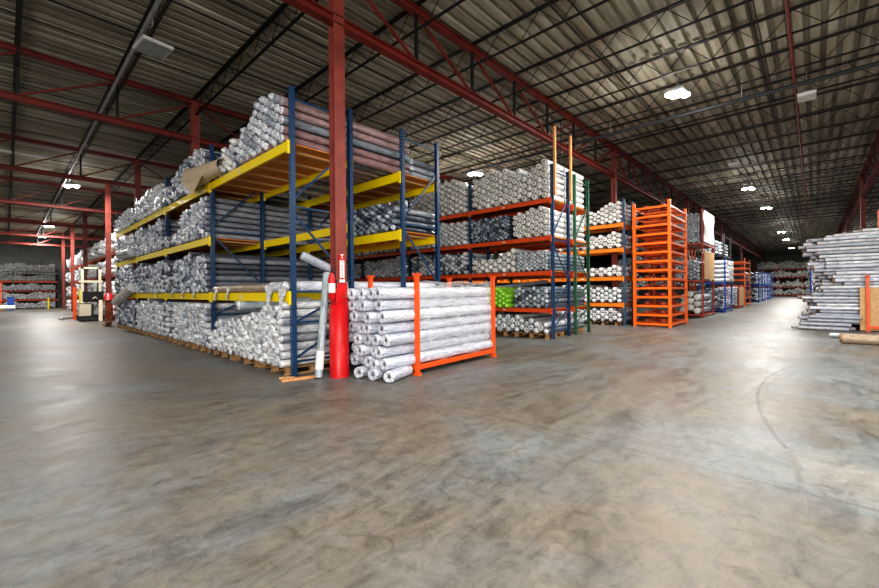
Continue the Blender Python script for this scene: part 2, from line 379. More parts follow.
# gusset brackets under far trusses are left as in the photo; sign and extinguisher on the near column
sg = empty('extinguisher_sign', (4.0, 6.14-.103, 1.68), 'narrow red and white upright fire extinguisher sign with arrow on the red column', 'sign')
b = MB(); b.box(-.055, .055, -.004, 0, .0, .62, 'guardred'); b.build('sign_plate', sg)
b = MB(); b.box(-.046, .046, -.007, -.0045, .07, .47, 'white'); b.box(-.055, .055, -.0075, -.0045, -.03, .04, 'white')
b.build('white_panel', sg)
b = MB()
b.add([(-.04, -.008, .605), (.04, -.008, .605), (0, -.008, .56)], [(0, 2, 1)], 'white'); b.box(-.012, .012, -.008, -.006, .5, .55, 'white'); b.build('arrow', sg)
def text(s, size, mname, loc, rot, parent, name='lettering', ext=.001):
    cu = bpy.data.curves.new(name, 'FONT'); cu.body = s; cu.size = size; cu.align_x = 'CENTER'; cu.align_y = 'CENTER'; cu.extrude = ext; cu.space_line = .82
    o = bpy.data.objects.new(name, cu); C.objects.link(o)
    dg = bpy.context.evaluated_depsgraph_get(); me = bpy.data.meshes.new_from_object(o.evaluated_get(dg)); bpy.data.objects.remove(o)
    o = bpy.data.objects.new(name, me); C.objects.link(o); me.materials.clear(); me.materials.append(M[mname]); o.location = loc; o.rotation_euler = rot; o.parent = parent
    return o
sg.scale = (1, 1, .77)
text('\n'.join('EXTINGUISHER'), .052, 'letter_red', (0, -.009, .27), (PI/2, 0, 0), sg, ext=.0015)
ex = empty('fire_extinguisher', (3.81, 6.06, 1.36), 'red fire extinguisher with white label hung on the left of the red column', 'extinguisher')
b = MB(); b.lathe((0, 0, 0), (0, 0, .46), [(0, .04), (.03, .06), (.8, .06), (.93, .04), (1, .022)], 'guardred', 16); b.build('cylinder', ex)
b = MB(); b.lathe((0, 0, .12), (0, 0, .28), [(0, .061), (1, .061)], 'white', 16, cap=False); b.build('white_label', ex)
b = MB(); b.box(-.015, .015, -.015, .015, .46, .5, 'black'); b.bar((-.02, 0, .5), (.09, -.02, .53), .02, .012, 'black'); b.bar((-.02, 0, .53), (.08, -.02, .57), .02, .012, 'black'); b.build('valve_handle', ex)
b = MB(); b.tube((.05, -.02, .47), (.075, -.03, .2), .01, 'black', 8); b.build('hose', ex)
b = MB(); b.box(.05, .09, -.02, .05, .3, .34, 'black'); b.build('bracket', ex)

# ------------------------------------------------------------------ pallet racks
def pallet_rack(x, ys, depth, levels, post_m, beam_m, label, group, h=5.15, fronts=None, skip=(), beamh=.17, deckm='ply', detail=True, slats=(), hpost=None, decks=True):
    """rack whose long face is at x, posts at ys; levels are beam tops"""
    t = empty('pallet_rack', (x, ys[0], 0), label, 'rack', group)
    fr = None
    for i, y in enumerate(ys):
        if fr is None:
            f = bpy.data.objects.new('upright_frame', None); C.objects.link(f); f.parent = t; fr = f
            pb = MB(); w = .045
            pb.box(-.0, .012, -w, w, 0, h, post_m); pb.box(.012, .08, -w, -w+.01, 0, h, post_m); pb.box(.012, .08, w-.01, w, 0, h, post_m)
            pb.box(-.03, .11, -.07, .07, 0, .012, post_m)
            p1 = pb.build('post', f); p2 = p1.copy(); C.objects.link(p2); p2.location = (depth, 0, 0); p2.rotation_euler = (0, 0, PI)
            zs = [.35, 1.1, 1.5, 3.0, h-.22]
            brs = []
            def br(a, c):
                bb = MB(); bb.bar((.05, 0, a), (depth-.05, 0, c), .03, .035, post_m); brs.append(bb.build('brace', f))
            for z in (.25, .95, 1.5, 3.02, h-.2): br(z, z)
            dg = [(.3, .95, 0), (.95, 1.5, 1), (2.9, 1.7, 0), (3.15, 4.35, 1)] if h < 5.3 else [(.35, .9, 0), (1.0, 1.7, 1), (2.9, 1.8, 0), (3.15, 4.4, 1)]
            for a, c, fl in dg: br(a, c)
        else:
            f = fr.copy(); C.objects.link(f); f.parent = t
            for c in [p1, p2]+brs: q = c.copy(); C.objects.link(q); q.parent = f
        f.location = (0, y-ys[0], 0)
    for i in range(len(ys)-1):
        L = ys[i+1]-ys[i]; yo = ys[i]-ys[0]
        for j, z in enumerate(levels):
            for xx, side in ((-.012, 'f'), (depth+.012, 'b')):
                if (i, j, side) in skip: continue
                bm_ = MB(); yy0, yy1 = yo+.045, yo+L-.045
                s = 1 if side == 'f' else -1
                bm_.box(xx-.022, xx+.022, yy0, yy1, z-beamh, z, beam_m)
                bm_.box(xx-.026, xx+.026, yy0-.04, yy0+.012, z-beamh-.05, z+.02, beam_m); bm_.box(xx-.026, xx+.026, yy1-.012, yy1+.04, z-beamh-.05, z+.02, beam_m)
                if detail and i < 2 and side == 'f': bm_.box(xx-.024, xx-.0225, yo+L*.52, yo+L*.52+.11, z-beamh+.04, z-.04, 'tag')
                bm_.build('beam', t)
            if decks and (i, j, 'd') not in skip:
                d = MB(); d.box(.012, depth-.012, yo+.06, yo+L-.06, z-.022, z-.002, deckm); d.build('deck', t)
                if (i, j) in slats:
                    for q in range(6):
                        s_ = MB(); yq = yo+.4+q*(L-.8)/5; s_.box(.02, depth-.02, yq-.045, yq+.045, z-.062, z-.0225, 'slat'); s_.build('deck_slat', t)
    return t
AY = [6.8+4.08*i for i in range(5)]
ALV = [1.49, 2.87, 4.18]
SK = {(0, 1, 'f'), (0, 1, 'd'), (0, 0, 'd')}
pallet_rack(3.45, AY, 1.31, ALV, 'blue', 'yellow', 'blue rack with yellow beams facing the left aisle, near bay half empty', 'blue and yellow pallet racks', skip=SK, slats={(0, 2), (1, 2), (1, 1)})
pallet_rack(6.08, AY, 1.22, ALV, 'blue', 'yellow', 'second blue rack with yellow beams, standing behind the one on the left aisle', 'blue and yellow pallet racks', slats={(0, 2), (0, 1)}, beamh=.2)
RY = [5.8+3.17*i for i in range(6)]
RLV = [.92, 2.07, 3.13, 4.28]
pallet_rack(11.25, RY, 1.15, RLV, 'blue', 'orange_beam', 'blue rack with red-orange beams full of white roll ends in the middle', 'orange-beam racks', h=5.3, slats={(0, 2)}, beamh=.13)
pallet_rack(12.8, RY, 1.15, RLV, 'green', 'orange_beam', 'green upright rack standing back to back with the blue orange-beam rack', 'orange-beam racks', h=5.3, beamh=.13)
TY = [5.62+3.17*i for i in range(4)]
TLV = [.92, 2.0, 3.16, 4.17]
pallet_rack(17.0, TY, 1.1, TLV, 'blue_far', 'amber_beam', 'slate blue rack with amber beams just left of the tall stack of empty orange racks', 'orange-beam racks', beamh=.15)
OY = [24.6+3.6*i for i in range(9)]
pallet_rack(4.3, OY, 1.1, [1.3, 2.6, 3.9], 'rust_orange', 'orange_beam', 'far rack with orange beams and white rolls continuing the left aisle line', 'far racks', h=4.6, beamh=.13, detail=False)
# timber extensions
for x, z1, l in ((11.3, 6.42, 'left bare timber post strapped above the blue rack upright in the middle'), (12.38, 6.42, 'right bare timber post strapped above the blue rack upright in the middle')):
    simple('timber_post', lambda b: b.box(-.045, .045, -.03, .03, 4.35, z1, 'timber'), l, 'timber post', loc=(x, 5.71, 0))

# ------------------------------------------------------------------ pallets
def pallet_mesh(L=1.2, W=1.1):
    b = MB()
    for i in range(7): y = -L/2+.05+i*(L-.1)/6; b.box(0, W, y-.045, y+.045, .115, .135, 'pallet')
    for i in range(3): y = -L/2+.06+i*(L-.12)/2; b.box(0, W, y-.05, y+.05, 0.0, .02, 'pallet')
    blk = []
    for x in (.07, W/2, W-.07):
        for i in range(3):
            y = -L/2+.06+i*(L-.12)/2; b.box(x-.05, x+.05, y-.05, y+.05, .02, .115, 'pallet')
    return b
pp = None
def pallet(x, y, label, group=None, rz=0, z=0):
    global pp
    if pp is None:
        pp = tag(pallet_mesh().build('wooden_pallet'), label, 'pallet', group or 'pallets under the floor-level rolls'); o = pp
    else:
        o = pp.copy(); C.objects.link(o); o['label'] = label; o['group'] = group or 'pallets under the floor-level rolls'
    o.location = (x, y, z); o.rotation_euler = (0, 0, rz); return o
for i in range(4):
    for k, dy in enumerate((.70, 1.98, 3.28)):
        for x in (3.4, 5.0, 6.2): pallet(x, AY[i]+dy, 'wooden pallet under the floor-level rolls of the yellow racks')
for i in range(2):
    for dy in (.7, 2.2):
        for x in (11.15, 12.6): pallet(x, RY[i]+dy, 'wooden pallet under the floor-level rolls of the blue orange-beam rack')
pallet(17.0, 6.5, 'wooden pallet at the foot of the slate blue rack'); pallet(17.0, 8.0, 'wooden pallet at the foot of the slate blue rack')

# ------------------------------------------------------------------ rolls
def roll_into(b, p, q, r, wm, em, n=10, kind=0, jit=.03, cm='core'):
    r = r*random.uniform(.88, .99) if r < .12 and n <= 12 else r
    """one roll from end p (shown end) to q"""
    L = (Vector(q)-Vector(p)).length; e = min(.05, r*.45)
    prof = [(e/L, r)] + [(t, r*random.uniform(.97, 1.0)) for t in (.2, .4, .6, .8)] + [(1-e/L, r)]
    if L < .5: prof = [(e/L, r), (1-e/L, r)]
    b.lathe(p, q, prof, wm, n, cap=False, jit=jit)
    if kind == 0:      # film tucked flat over the end, core seen
        b.lathe(p, q, [(e/L, r), (.0, r*.82), (.002/L, r*.34), (.04/L, r*.30)], em, n, cap=False, jit=jit*1.5)
        b.lathe(p, q, [(.04/L, r*.30), (.041/L, .001)], cm, n, cap=False)
    elif kind == 1:    # film bunched into a tuft
        b.lathe(p, q, [(e/L, r), (-.006/L, r*.84), (-.03/L, r*.45), (-.05/L, r*.36), (-.054/L, .002)], em, n, cap=False, jit=.16)
    else:              # plain closed end
        b.lathe(p, q, [(e/L, r), (0, r*.86), (.004/L, .002)], em, n, cap=False, jit=jit)
    b.lathe(q, p, [(e/L, r), (0, r*.8), (.01/L, .002)], em, n, cap=False, jit=jit)
def hexpack(y0, y1, z0, top, r, jr=.05, zmax=99, avoid=()):
    out = []; c = 0; y = y0+r
    while y+r <= y1+.001:
        z = z0+r+(r*.96 if c % 2 else 0)
        while z+r <= zmax and z+r*.8 <= top(y):
            out.append((y+random.uniform(-jr, jr)*r*1.5, z+random.uniform(-jr, jr)*r)); z += r*random.choice((2.0, 2.02, 2.05))
        y += r*1.78; c += 1
    return out
def wavy(base, amp, seed=None, lo=0):
    a = random.uniform(0, 6); c = random.uniform(0, 6)
    return lambda y: base+amp*(.6*math.sin(y*2.1+a)+.4*math.sin(y*5.3+c))
def lerp(pts):
    def f(y):
        if y <= pts[0][0]: return pts[0][1]
        for (a, va), (c, vc) in zip(pts, pts[1:]):
            if y <= c: return va+(vc-va)*(y-a)/(c-a)
        return pts[-1][1]
    return f
protos = {}
def proto(r, L, wm, em, kinds=(0, 1, 1), nv=4, n=12, cm='core'):
    key = (round(r, 4), round(L, 3), wm, em)
    if key not in protos:
        ms = []
        for i in range(nv):
            b = MB(); roll_into(b, (0, 0, 0), (L, 0, 0), r, wm, em, n, kinds[i % len(kinds)], cm=cm)
            me = bpy.data.meshes.new('carpet_roll'); me.from_pydata(b.v, [], b.f)
            for m in b.mats: me.materials.append(M[m])
            me.polygons.foreach_set('material_index', b.m); me.polygons.foreach_set('use_smooth', b.sm); me.update(); ms.append(me)
        protos[key] = ms
    return protos[key]
def put_roll(me, p, label, group, rot=(0, 0, 0), name=None):
    name = name or KIND[0]
    o = bpy.data.objects.new(name, me); C.objects.link(o); o.location = p; o.rotation_euler = rot
    o['label'] = label; o['category'] = 'roll'; o['group'] = group
    return o
NI = [0]
REQ = {}
CAMP = Vector((0, 0, 1.5))
KIND = ['carpet_roll']
COLS = (14.1, 22.1, 38.1, 46.1, 54.1)
def pile(x, y0, y1, z0, top, r, L, wm, em, label, group, stuff=None, jx=.025, kinds=(0, 1, 1), zmax=99, n=9, cm='core', face='x', jr=.05, filt=None):
    """rolls along +X with shown ends at x.  stuff: an MB to merge into, else individuals"""
    pts = hexpack(y0, y1, z0, top, r, zmax=zmax, jr=jr)
    for (y, z) in pts:
        if filt and not filt(y, z): continue
        if x < 4 and face == 'x' and y > 12 and any(abs(y-cy) < .1+r for cy in COLS): continue
        dx = random.uniform(-jx, jx)
        w = random.choice(wm) if isinstance(wm, (list, tuple)) else wm
        e = w.replace('wrap', 'end') if em is None else em
        if stuff is None:
            ms = proto(r, L, w, e, kinds, cm=cm)
            if face == 'x': rot = (random.uniform(0, 6.28), random.uniform(-.004, .004), random.uniform(-.004, .004)); p = (x+dx, y, z)
            elif face == '+y': rot = (random.uniform(0, 6.28), 0, -PI/2+random.uniform(-.006, .006)); p = (y, x+dx, z)
            elif face == '-y': rot = (random.uniform(0, 6.28), 0, PI/2+random.uniform(-.004, .004)); p = (y, x+dx, z)
            d = (Vector(p)-CAMP).length
            seg = {'x': ((x+dx, y, z), (x+dx+L, y, z)), '+y': ((y, x+dx, z), (y, x+dx-L, z)), '-y': ((y, x+dx, z), (y, x+dx+L, z))}[face]
            REQ.setdefault(KIND[0], []).append((-r/d, len(REQ.get(KIND[0], [])), random.choice(ms), p, label, group, rot, seg, r, w, e, random.choice(kinds), cm))
        else:
            d = .012*L
            if face == 'x': a, c = (x+dx, y, z), (x+dx+L, y+random.uniform(-d, d)*.3, z)
            elif face == '+y': a, c = (y, x+dx, z), (y, x+dx-L, z)
            elif face == '-y': a, c = (y, x+dx, z), (y, x+dx+L, z)
            roll_into(stuff, a, c, r, w, e, n, random.choice(kinds), cm=cm)

# --- yellow racks, near bay, individuals
y0, y1 = AY[0]+.12, AY[1]-.12
botA = lerp([(6.8, 1.34), (7.7, 1.25), (8.3, 1.1), (9.2, .95), (10.0, .72), (10.8, .55)])
pile(3.33, y0, y1, .137, botA, .074, 3.75, ['wrap_white', 'wrap_grey', 'wrap_white'], 'end_white', 'plastic-wrapped roll in the floor-level pile of the near yellow rack bay', 'wrapped rolls on the floor pallets of the near bay', kinds=(0, 1, 2), jx=.035)
topA = lerp([(6.8, 4.95), (7.2, 5.15), (7.8, 5.27), (8.05, 5.27), (8.3, 4.95), (8.9, 4.9), (9.4, 4.85), (9.9, 4.66), (10.5, 4.5), (10.8, 4.4)])
pile(3.36, y0, 9.1, 4.182, topA, .083, 3.1, ['wrap_pink', 'wrap_pink', 'wrap_grey'], 'end_grey', 'pinkish roll wrapped in clear plastic on the topmost near shelf', 'pink wrapped rolls on the near top shelf', kinds=(0, 0, 1))
pile(3.36, 9.12, y1, 4.182, topA, .083, 3.3, ['wrap_cream', 'wrap_grey'], None, 'cream and grey wrapped roll on the near top shelf, beyond the pink ones', 'cream rolls on the near top shelf', kinds=(0, 1))
# back row: smaller piles seen through the end frame
pile(6.55, y0, 8.6, 4.182, wavy(4.62, .08), .075, .95, 'wrap_grey', 'end_grey', 'grey wrapped short roll on the top shelf of the rear yellow rack', 'short rolls on the rear top shelf', kinds=(0, 1))
pile(6.0, y0, 9.6, 2.872, lerp([(6.8, 3.35), (7.4, 3.6), (8.4, 3.6), (9.6, 3.3)]), .07, 1.4, ['wrap_dark', 'wrap_mix'], 'end_dark', 'dark wrapped roll on the middle shelf of the rear yellow rack', 'dark rolls on the rear middle shelf', kinds=(0, 1))
# --- yellow racks, further bays: one mass of rolls
st = MB()
for i in range(1, 4):
    a, c = AY[i]+.12, AY[i+1]-.12
    mid = (a+c)/2
    pile(3.36, a, c, .137, lerp([(a, 1.25), (c, 1.3)]) if i != 2 else wavy(1.25, .06), .078 if i < 3 else .085, 3.7, ['wrap_grey', 'wrap_white'] if i < 3 else ['wrap_mix', 'wrap_dark'], None, '', '', st, kinds=(1, 0, 2), n=8, zmax=1.32)
    pile(3.36, a, c, 1.492, wavy(2.5, .1), .074, 3.7, ['wrap_mix', 'wrap_grey', 'wrap_dark'], None, '', '', st, kinds=(1, 0, 2), n=8, zmax=2.66)
    tp = lerp([(a, 3.95), (mid, 3.75), (mid+.3, 3.3), (c, 3.25)]) if i == 1 else wavy(3.85, .1)
    pile(3.36, a, c, 2.872, tp, .074, 3.7, ['wrap_grey', 'wrap_mix', 'wrap_mix'], None, '', '', st, kinds=(1, 0, 2), n=8, zmax=3.98)
    tt = {1: lerp([(a, 5.1), (11.8, 5.25), (12.7, 5.15), (13.4, 5.05), (14.2, 4.8), (c, 4.8)]), 2: lerp([(a, 5.0), (17, 5.1), (c, 4.9)]), 3: lerp([(a, 4.8), (20.5, 5.0), (c, 4.7)])}[i]
    pile(3.36, a, c, 4.182, tt, .082, 3.5, ['wrap_grey', 'wrap_dark', 'wrap_white'] if i == 1 else ['wrap_grey', 'wrap_white'], None, '', '', st, kinds=(1, 0, 2), n=8)
tag(st.build('carpet_rolls'), 'mass of grey and white wrapped rolls filling the farther bays of the yellow racks', 'rolls', kind='stuff')
print('A done', NI)
# single long items on the near lower beam
def lone(p, q, r, wm, em, label, group=None, kind=0, jit=.04, n=16, cm='core'):
    p = Vector(p); q = Vector(q); L = (q-p).length
    b = MB(); roll_into(b, (0, 0, 0), (L, 0, 0), r, wm, em, n, kind, jit=jit, cm=cm)
    o = b.build('carpet_roll'); o.location = p; o.rotation_euler = (q-p).to_track_quat('X', 'Z').to_euler()
    return tag(o, label, 'roll', group)
lone((3.58, 6.92, 1.60), (7.3, 6.98, 1.60), .105, 'wrap_clear', 'end_white', 'glossy clear-wrapped white roll lying on the waist-high shelf just inside the near end frame', kind=1)
lone((3.62, 7.2, 1.60), (7.35, 7.24, 1.60), .11, 'wrap_white', 'end_white', 'white wrapped roll lying second from the near end frame on the waist-high shelf', kind=1)
lone((3.46, 7.62, 1.575), (3.46, 10.6, 1.575), .085, 'wrap_brown', 'end_grey', 'plain grey-brown tube lying lengthwise on the near lower yellow beam', kind=2, jit=.01)
lone((3.46, 6.95, 1.59), (3.46, 7.58, 1.59), .10, 'film', 'film', 'short bundle of white plastic wrap on the lower yellow beam beside the blue upright', kind=1, jit=.12)
lone((3.68, 7.45, 1.60), (3.9, 10.5, 1.60), .10, 'wrap_grey', 'end_grey', 'grey roll lying lengthwise just behind the plain tube on the lower beam', kind=1)
for k, (yy, l, w) in enumerate(((6.98, .42, .26), (7.5, .34, .3), (9.55, .22, .14), (10.3, .24, .14), (11.9, .2, .13), (12.9, .2, .13), (13.9, .18, .12), (15.8, .18, .12))):
    def fl(b):
        vs = []; nz = 7; ny = 5
        for i in range(nz):
            for j in range(ny): vs.append((-.045-.02*math.sin(j*2+i)+random.uniform(-.012, .012) - (.02 if i < 5 else 0), (j/(ny-1)-.5)*w*(.55+.45*i/(nz-1)), -l+(l+.06)*i/(nz-1)))
        b.add(vs, [(i*ny+j, i*ny+j+1, (i+1)*ny+j+1, (i+1)*ny+j) for i in range(nz-1) for j in range(ny-1)], 'film', True)
    simple('plastic_tail', fl, 'loose end of white plastic film hanging over the lower yellow beam', 'plastic film', 'plastic tails over the lower yellow beam', loc=(3.42, yy, 1.55))
lone((3.5, 10.6, 1.0), (3.5, 9.7, 1.34), .0001+.09, 'wrap_grey', 'end_white', 'short grey roll tilted at the left of the near bay floor pile') if False else None
lone((3.32, 8.9, 1.22), (6.6, 8.0, 1.36), .10, 'wrap_slate', 'end_grey', 'fat grey roll lying askew on top of the near floor-level pile', kind=2, jit=.01)
lone((3.35, 10.0, .80), (5.5, 9.1, 1.26), .095, 'wrap_grey', 'end_grey', 'grey wrapped roll sloping up out of the near floor-level pile', kind=1)
lone((3.38, 10.3, .74), (5.6, 9.5, 1.22), .09, 'wrap_white', 'end_white', 'white wrapped roll sloping up at the left of the near floor-level pile', kind=1)
lone((3.6, 9.8, 1.27), (6.9, 9.6, 1.28), .08, 'wrap_slate', 'end_grey', 'slate roll wedged under the lower yellow beam at the left of the near bay', kind=2)
# clear tube poking down out of the end frame
lone((3.62, 6.74, 2.16), (4.28, 6.60, 1.86), .08, 'wrap_ash', 'end_grey', 'clear-wrapped grey tube sloping down across the near end frame beside the red column', kind=2, jit=.02)
# leaning roll and plank at the column foot
lean = lone((3.68, 6.30, .012), (3.93, 6.40, 1.84), .07, 'wrap_slate', 'end_grey', 'tall grey wrapped roll standing upright against the rack, left of the red column guard', kind=2, jit=.015)
b = MB(); b.lathe((.14, 0, 0), (.46, 0, 0), [(0, .074), (1, .074)], 'white', 16, cap=False); b.build('paper_label', lean)
simple('wood_plank', lambda b: (b.bar((3.12, 6.52, .02), (3.72, 6.40, .02), .09, .038, 'timber')), 'short bare wood plank on the floor at the foot of the blue upright', 'plank')
simple('wood_scrap', lambda b: (b.bar((3.2, 6.75, .02), (3.4, 6.60, .02), .05, .03, 'slat')), 'small pale wood offcut beside the foot of the blue upright', 'wood offcut')
# brown sheet roll hanging off the top beam
def sheet(b):
    vs = []; n = 14; m = 6
    for i in range(m):
        t = i/(m-1); R = .28-.13*t
        for j in range(n):
            a = 2*PI*j/n*1.02
            vs.append((-.05+.03*math.sin(j), .95-2.0*t, .30+.03*t+R*math.sin(a)*.9) if False else (R*math.cos(a)*.8-.02, 1.1-2.2*t, .26-.10*t+R*math.sin(a)))
    b.add(vs, [(i*n+j, i*n+(j+1) % n, (i+1)*n+(j+1) % n, (i+1)*n+j) for i in range(m-1) for j in range(n)], 'paper', True)
    b.add([(-.27, 1.0, .1), (-.25, .2, -.32), (-.24, -.35, -.02), (-.12, -.2, .12), (-.14, .9, .22)], [(0, 1, 2, 3, 4)], 'paper')
    b.lathe((0, 1.08, .26), (0, .9, .26), [(0, .22), (.5, .12), (.6, .10)], 'end_brown', 12, cap=True)
simple('brown_paper_roll', sheet, 'big loosely rolled sheet of brown paper hanging over the top yellow beam', 'roll', loc=(3.33, 10.75, 4.18))

KIND[0] = 'fabric_roll'
# --- orange-beam rack: near bay individuals, the rest one mass
st = MB()
ra, rb = RY[0]+.1, RY[1]-.08
R2T = lerp([(5.8, 5.78), (6.3, 5.45), (6.6, 5.12), (6.9, 5.4), (7.2, 5.42), (7.5, 5.5), (8.0, 5.6), (8.4, 5.45), (8.97, 5.3)])
pile(11.15, ra, rb, 4.282, R2T, .1, 2.75, ['wrap_cream', 'wrap_white'], 'end_cream', 'white roll on the high top shelf of the blue orange-beam rack, near bay', 'white rolls on the top orange shelf', kinds=(0, 2, 0))
pile(11.15, 7.25, rb, 3.132, lambda y: 4.0, .055, 2.7, 'wrap_dark', 'end_dark', 'small dark-blue tube end on the upper orange shelf, near bay', 'dark tubes on the upper orange shelf', kinds=(0, 0, 2), zmax=4.06)
pile(11.15, ra, 7.2, 3.132, lerp([(5.8, 4.1), (6.5, 4.1), (7.2, 3.9)]), .085, 2.75, ['wrap_cream', 'wrap_white'], 'end_cream', 'white roll on the upper orange shelf beside the near upright', 'white rolls on the upper orange shelf', kinds=(0, 2, 0), zmax=4.12)
pile(11.15, ra, 7.0, 2.072, lambda y: 2.72, .055, 2.7, 'wrap_slate', 'end_grey', 'slate-green tube on the middle orange shelf beside the near upright', 'slate tubes on the middle orange shelf', kinds=(0, 0, 2))
pile(11.15, 7.05, rb, 2.072, lerp([(7, 2.95), (7.4, 2.9), (7.9, 2.6), (8.97, 2.55)]), .098, 2.7, ['wrap_white', 'wrap_cream'], 'end_cream', 'fat white roll on the middle orange shelf', 'fat white rolls on the middle orange shelf', kinds=(2, 1, 0))
pile(11.15, ra, 7.18, .922, lambda y: 1.62, .075, 2.7, ['wrap_grey', 'wrap_slate', 'wrap_dark'], None, 'grey roll on the low orange shelf beside the near upright', 'grey rolls on the low orange shelf', kinds=(2, 1, 0))
pile(11.0, 7.22, 8.3, .922, lerp([(7.2, 1.3), (7.7, 1.7), (8.3, 1.5)]), .075, 2.7, 'wrap_lime', 'wrap_lime', 'bright lime-green roll on the low orange shelf', 'lime rolls on the low orange shelf', kinds=(1, 1, 2))
pile(11.15, ra, rb, .137, lerp([(5.8, .5), (7, .72), (9, .7)]), .095, 2.7, ['wrap_white', 'wrap_grey'], 'end_white', 'white wrapped roll on the floor pallet of the blue orange-beam rack', 'rolls on the floor pallets of the orange-beam rack', kinds=(0, 1, 2))
lone((10.9, 8.2, 1.52), (13.2, 7.0, 1.78), .07, 'wrap_grey', 'end_grey', 'grey roll lying askew across the low orange shelf above the lime rolls', kind=2)
lone((10.85, 7.9, 1.03), (13.0, 7.8, 1.62), .075, 'wrap_clear', 'end_white', 'clear-wrapped roll slanting down over the low orange beam beside the lime rolls', kind=2) if False else None
for i in range(1, 5):
    a, c = RY[i]+.09, RY[i+1]-.09
    pile(11.15, a, c, 4.282, {1: lerp([(a, 5.35), (9.97, 5.7), (c, 5.3)])}.get(i, wavy(5.3, .2)), .1, 2.7, ['wrap_cream', 'wrap_white'], 'end_cream', '', '', st, kinds=(0, 2, 1), n=9)
    pile(11.15, a, c, 3.132, wavy(4.05, .05), .085, 2.7, ['wrap_white', 'wrap_cream'] if i % 2 else ['wrap_white', 'wrap_grey'], 'end_white', '', '', st, kinds=(0, 2, 1), n=8, zmax=4.12)
    pile(11.15, a, c, 2.072, wavy(2.9, .06), .08, 2.7, ['wrap_dark', 'wrap_mix', 'wrap_white'] if i == 1 else ['wrap_white', 'wrap_grey'], None, '', '', st, kinds=(0, 2, 1), n=8, zmax=2.98)
    pile(11.15, a, c, .922, wavy(1.75, .06), .085, 2.7, ['wrap_white', 'wrap_grey', 'wrap_dark'], None, '', '', st, kinds=(0, 2, 1), n=8, zmax=1.92)
    pile(11.15, a, c, .02, wavy(.65, .06), .09, 2.7, ['wrap_white', 'wrap_grey'], None, '', '', st, kinds=(0, 2, 1), n=8, zmax=.78)
tag(st.build('carpet_rolls'), 'mass of white and dark roll ends in the farther bays of the blue orange-beam rack', 'rolls', kind='stuff')
# --- slate rack
ta, tb = TY[0]+.1, TY[1]-.08
for z0, tp, r, nm in ((4.172, lerp([(5.6, 5.15), (6.2, 5.05), (6.6, 4.8), (9, 4.8)]), .09, 'top'), (3.162, wavy(3.8, .1), .1, 'upper'), (2.002, wavy(2.45, .08), .1, 'middle'), (.922, wavy(1.65, .08), .095, 'low'), (.137, wavy(.7, .06), .095, 'floor-level')):
    pile(16.92, ta, tb, z0, tp, r, 2.3, ['wrap_cream', 'wrap_white'] if z0 > 1 else ['wrap_white', 'wrap_grey'], 'end_cream' if z0 > 1 else 'end_white', 'white roll on the %s shelf of the slate rack with amber beams' % nm, 'white rolls on the %s amber shelf' % nm, kinds=(0, 2, 2))
st = MB()
for i in (1, 2):
    a, c = TY[i]+.09, TY[i+1]-.09
    for z0 in (4.172, 3.162, 2.002, .922, .02): pile(16.92, a, c, z0, wavy(z0+.6, .08), .1, 2.3, ['wrap_white', 'wrap_cream'], None, '', '', st, kinds=(0, 2), n=7)
tag(st.build('carpet_rolls'), 'mass of white rolls in the farther bays of the slate rack with amber beams', 'rolls', kind='stuff')
# --- far left orange rack rolls
st = MB()
for i in range(len(OY)-1):
    a, c = OY[i]+.1, OY[i+1]-.1
    for z0, zm in ((.02, 1.15), (1.302, 2.45), (2.602, 3.75), (3.902, 9)):
        pile(4.15, a, c, z0, wavy(z0+.95, .12), .13, 1.6, ['wrap_white', 'wrap_cream', 'wrap_white'], 'end_white', '', '', st, kinds=(0, 1), n=7, jx=.2, zmax=zm)
tag(st.build('carpet_rolls'), 'white wrapped rolls heaped on the far orange rack along the left aisle', 'rolls', kind='stuff')
print('racks done', NI)

# ------------------------------------------------------------------ racks against the far walls
def wall_rack(name_label, x0, x1, y0, y1, levels, bm, pm, axis, h):
    t = empty('pallet_rack', ((x0+x1)/2, (y0+y1)/2, 0), name_label, 'rack', 'far racks')
    cx, cy = (x0+x1)/2, (y0+y1)/2
    L = (x1-x0) if axis == 'x' else (y1-y0); nb = max(1, round(L/2.9))
    for i in range(nb+1):
        for s in (0, 1):
            b = MB()
            if axis == 'x': px = x0+L*i/nb; py = y0 if s == 0 else y1
            else: py = y0+L*i/nb; px = x0 if s == 0 else x1
            b.box(px-cx-.05, px-cx+.05, py-cy-.05, py-cy+.05, 0, h, pm[i % len(pm)]); b.build('post', t)
    for j, z in enumerate(levels):
        m_ = bm[j % len(bm)]
        for s in (0, 1):
            b = MB()
            if axis == 'x': yy = (y0 if s == 0 else y1)-cy; b.box(x0-cx, x1-cx, yy-.03, yy+.03, z-.14, z, m_)
            else: xx = (x0 if s == 0 else x1)-cx; b.box(xx-.03, xx+.03, y0-cy, y1-cy, z-.14, z, m_)
            b.build('beam', t)
        b = MB(); b.box(x0-cx+.03, x1-cx-.03, y0-cy+.03, y1-cy-.03, z-.03, z-.005, 'ply'); b.build('deck', t)
    return t
LL = [.97, 1.9, 2.88, 3.78]
wall_rack('long low rack against the far left wall with grey and orange shelves', -6, 3.9, 59.9, 61.2, LL, ['orange_beam', 'rust_orange', 'orange_beam', 'galv'], ['rust_orange', 'darkgrey', 'green', 'darkgrey'], 'x', 4.2)
st = MB()
for z0 in [.02]+LL: pile(59.7, -5.8, 3.8, z0, wavy(z0+(.72 if z0 < 3.5 else .9), .15), .09, 1.3, ['wrap_white', 'wrap_cream', 'wrap_brown', 'wrap_dark', 'wrap_white'], 'end_white', '', '', st, kinds=(0, 2), n=7, jx=.15, face='-y')
tag(st.build('carpet_rolls'), 'mixed grey, white and brown rolls on the far left wall rack', 'rolls', kind='stuff')
FL = [1.55, 3.2, 4.55]
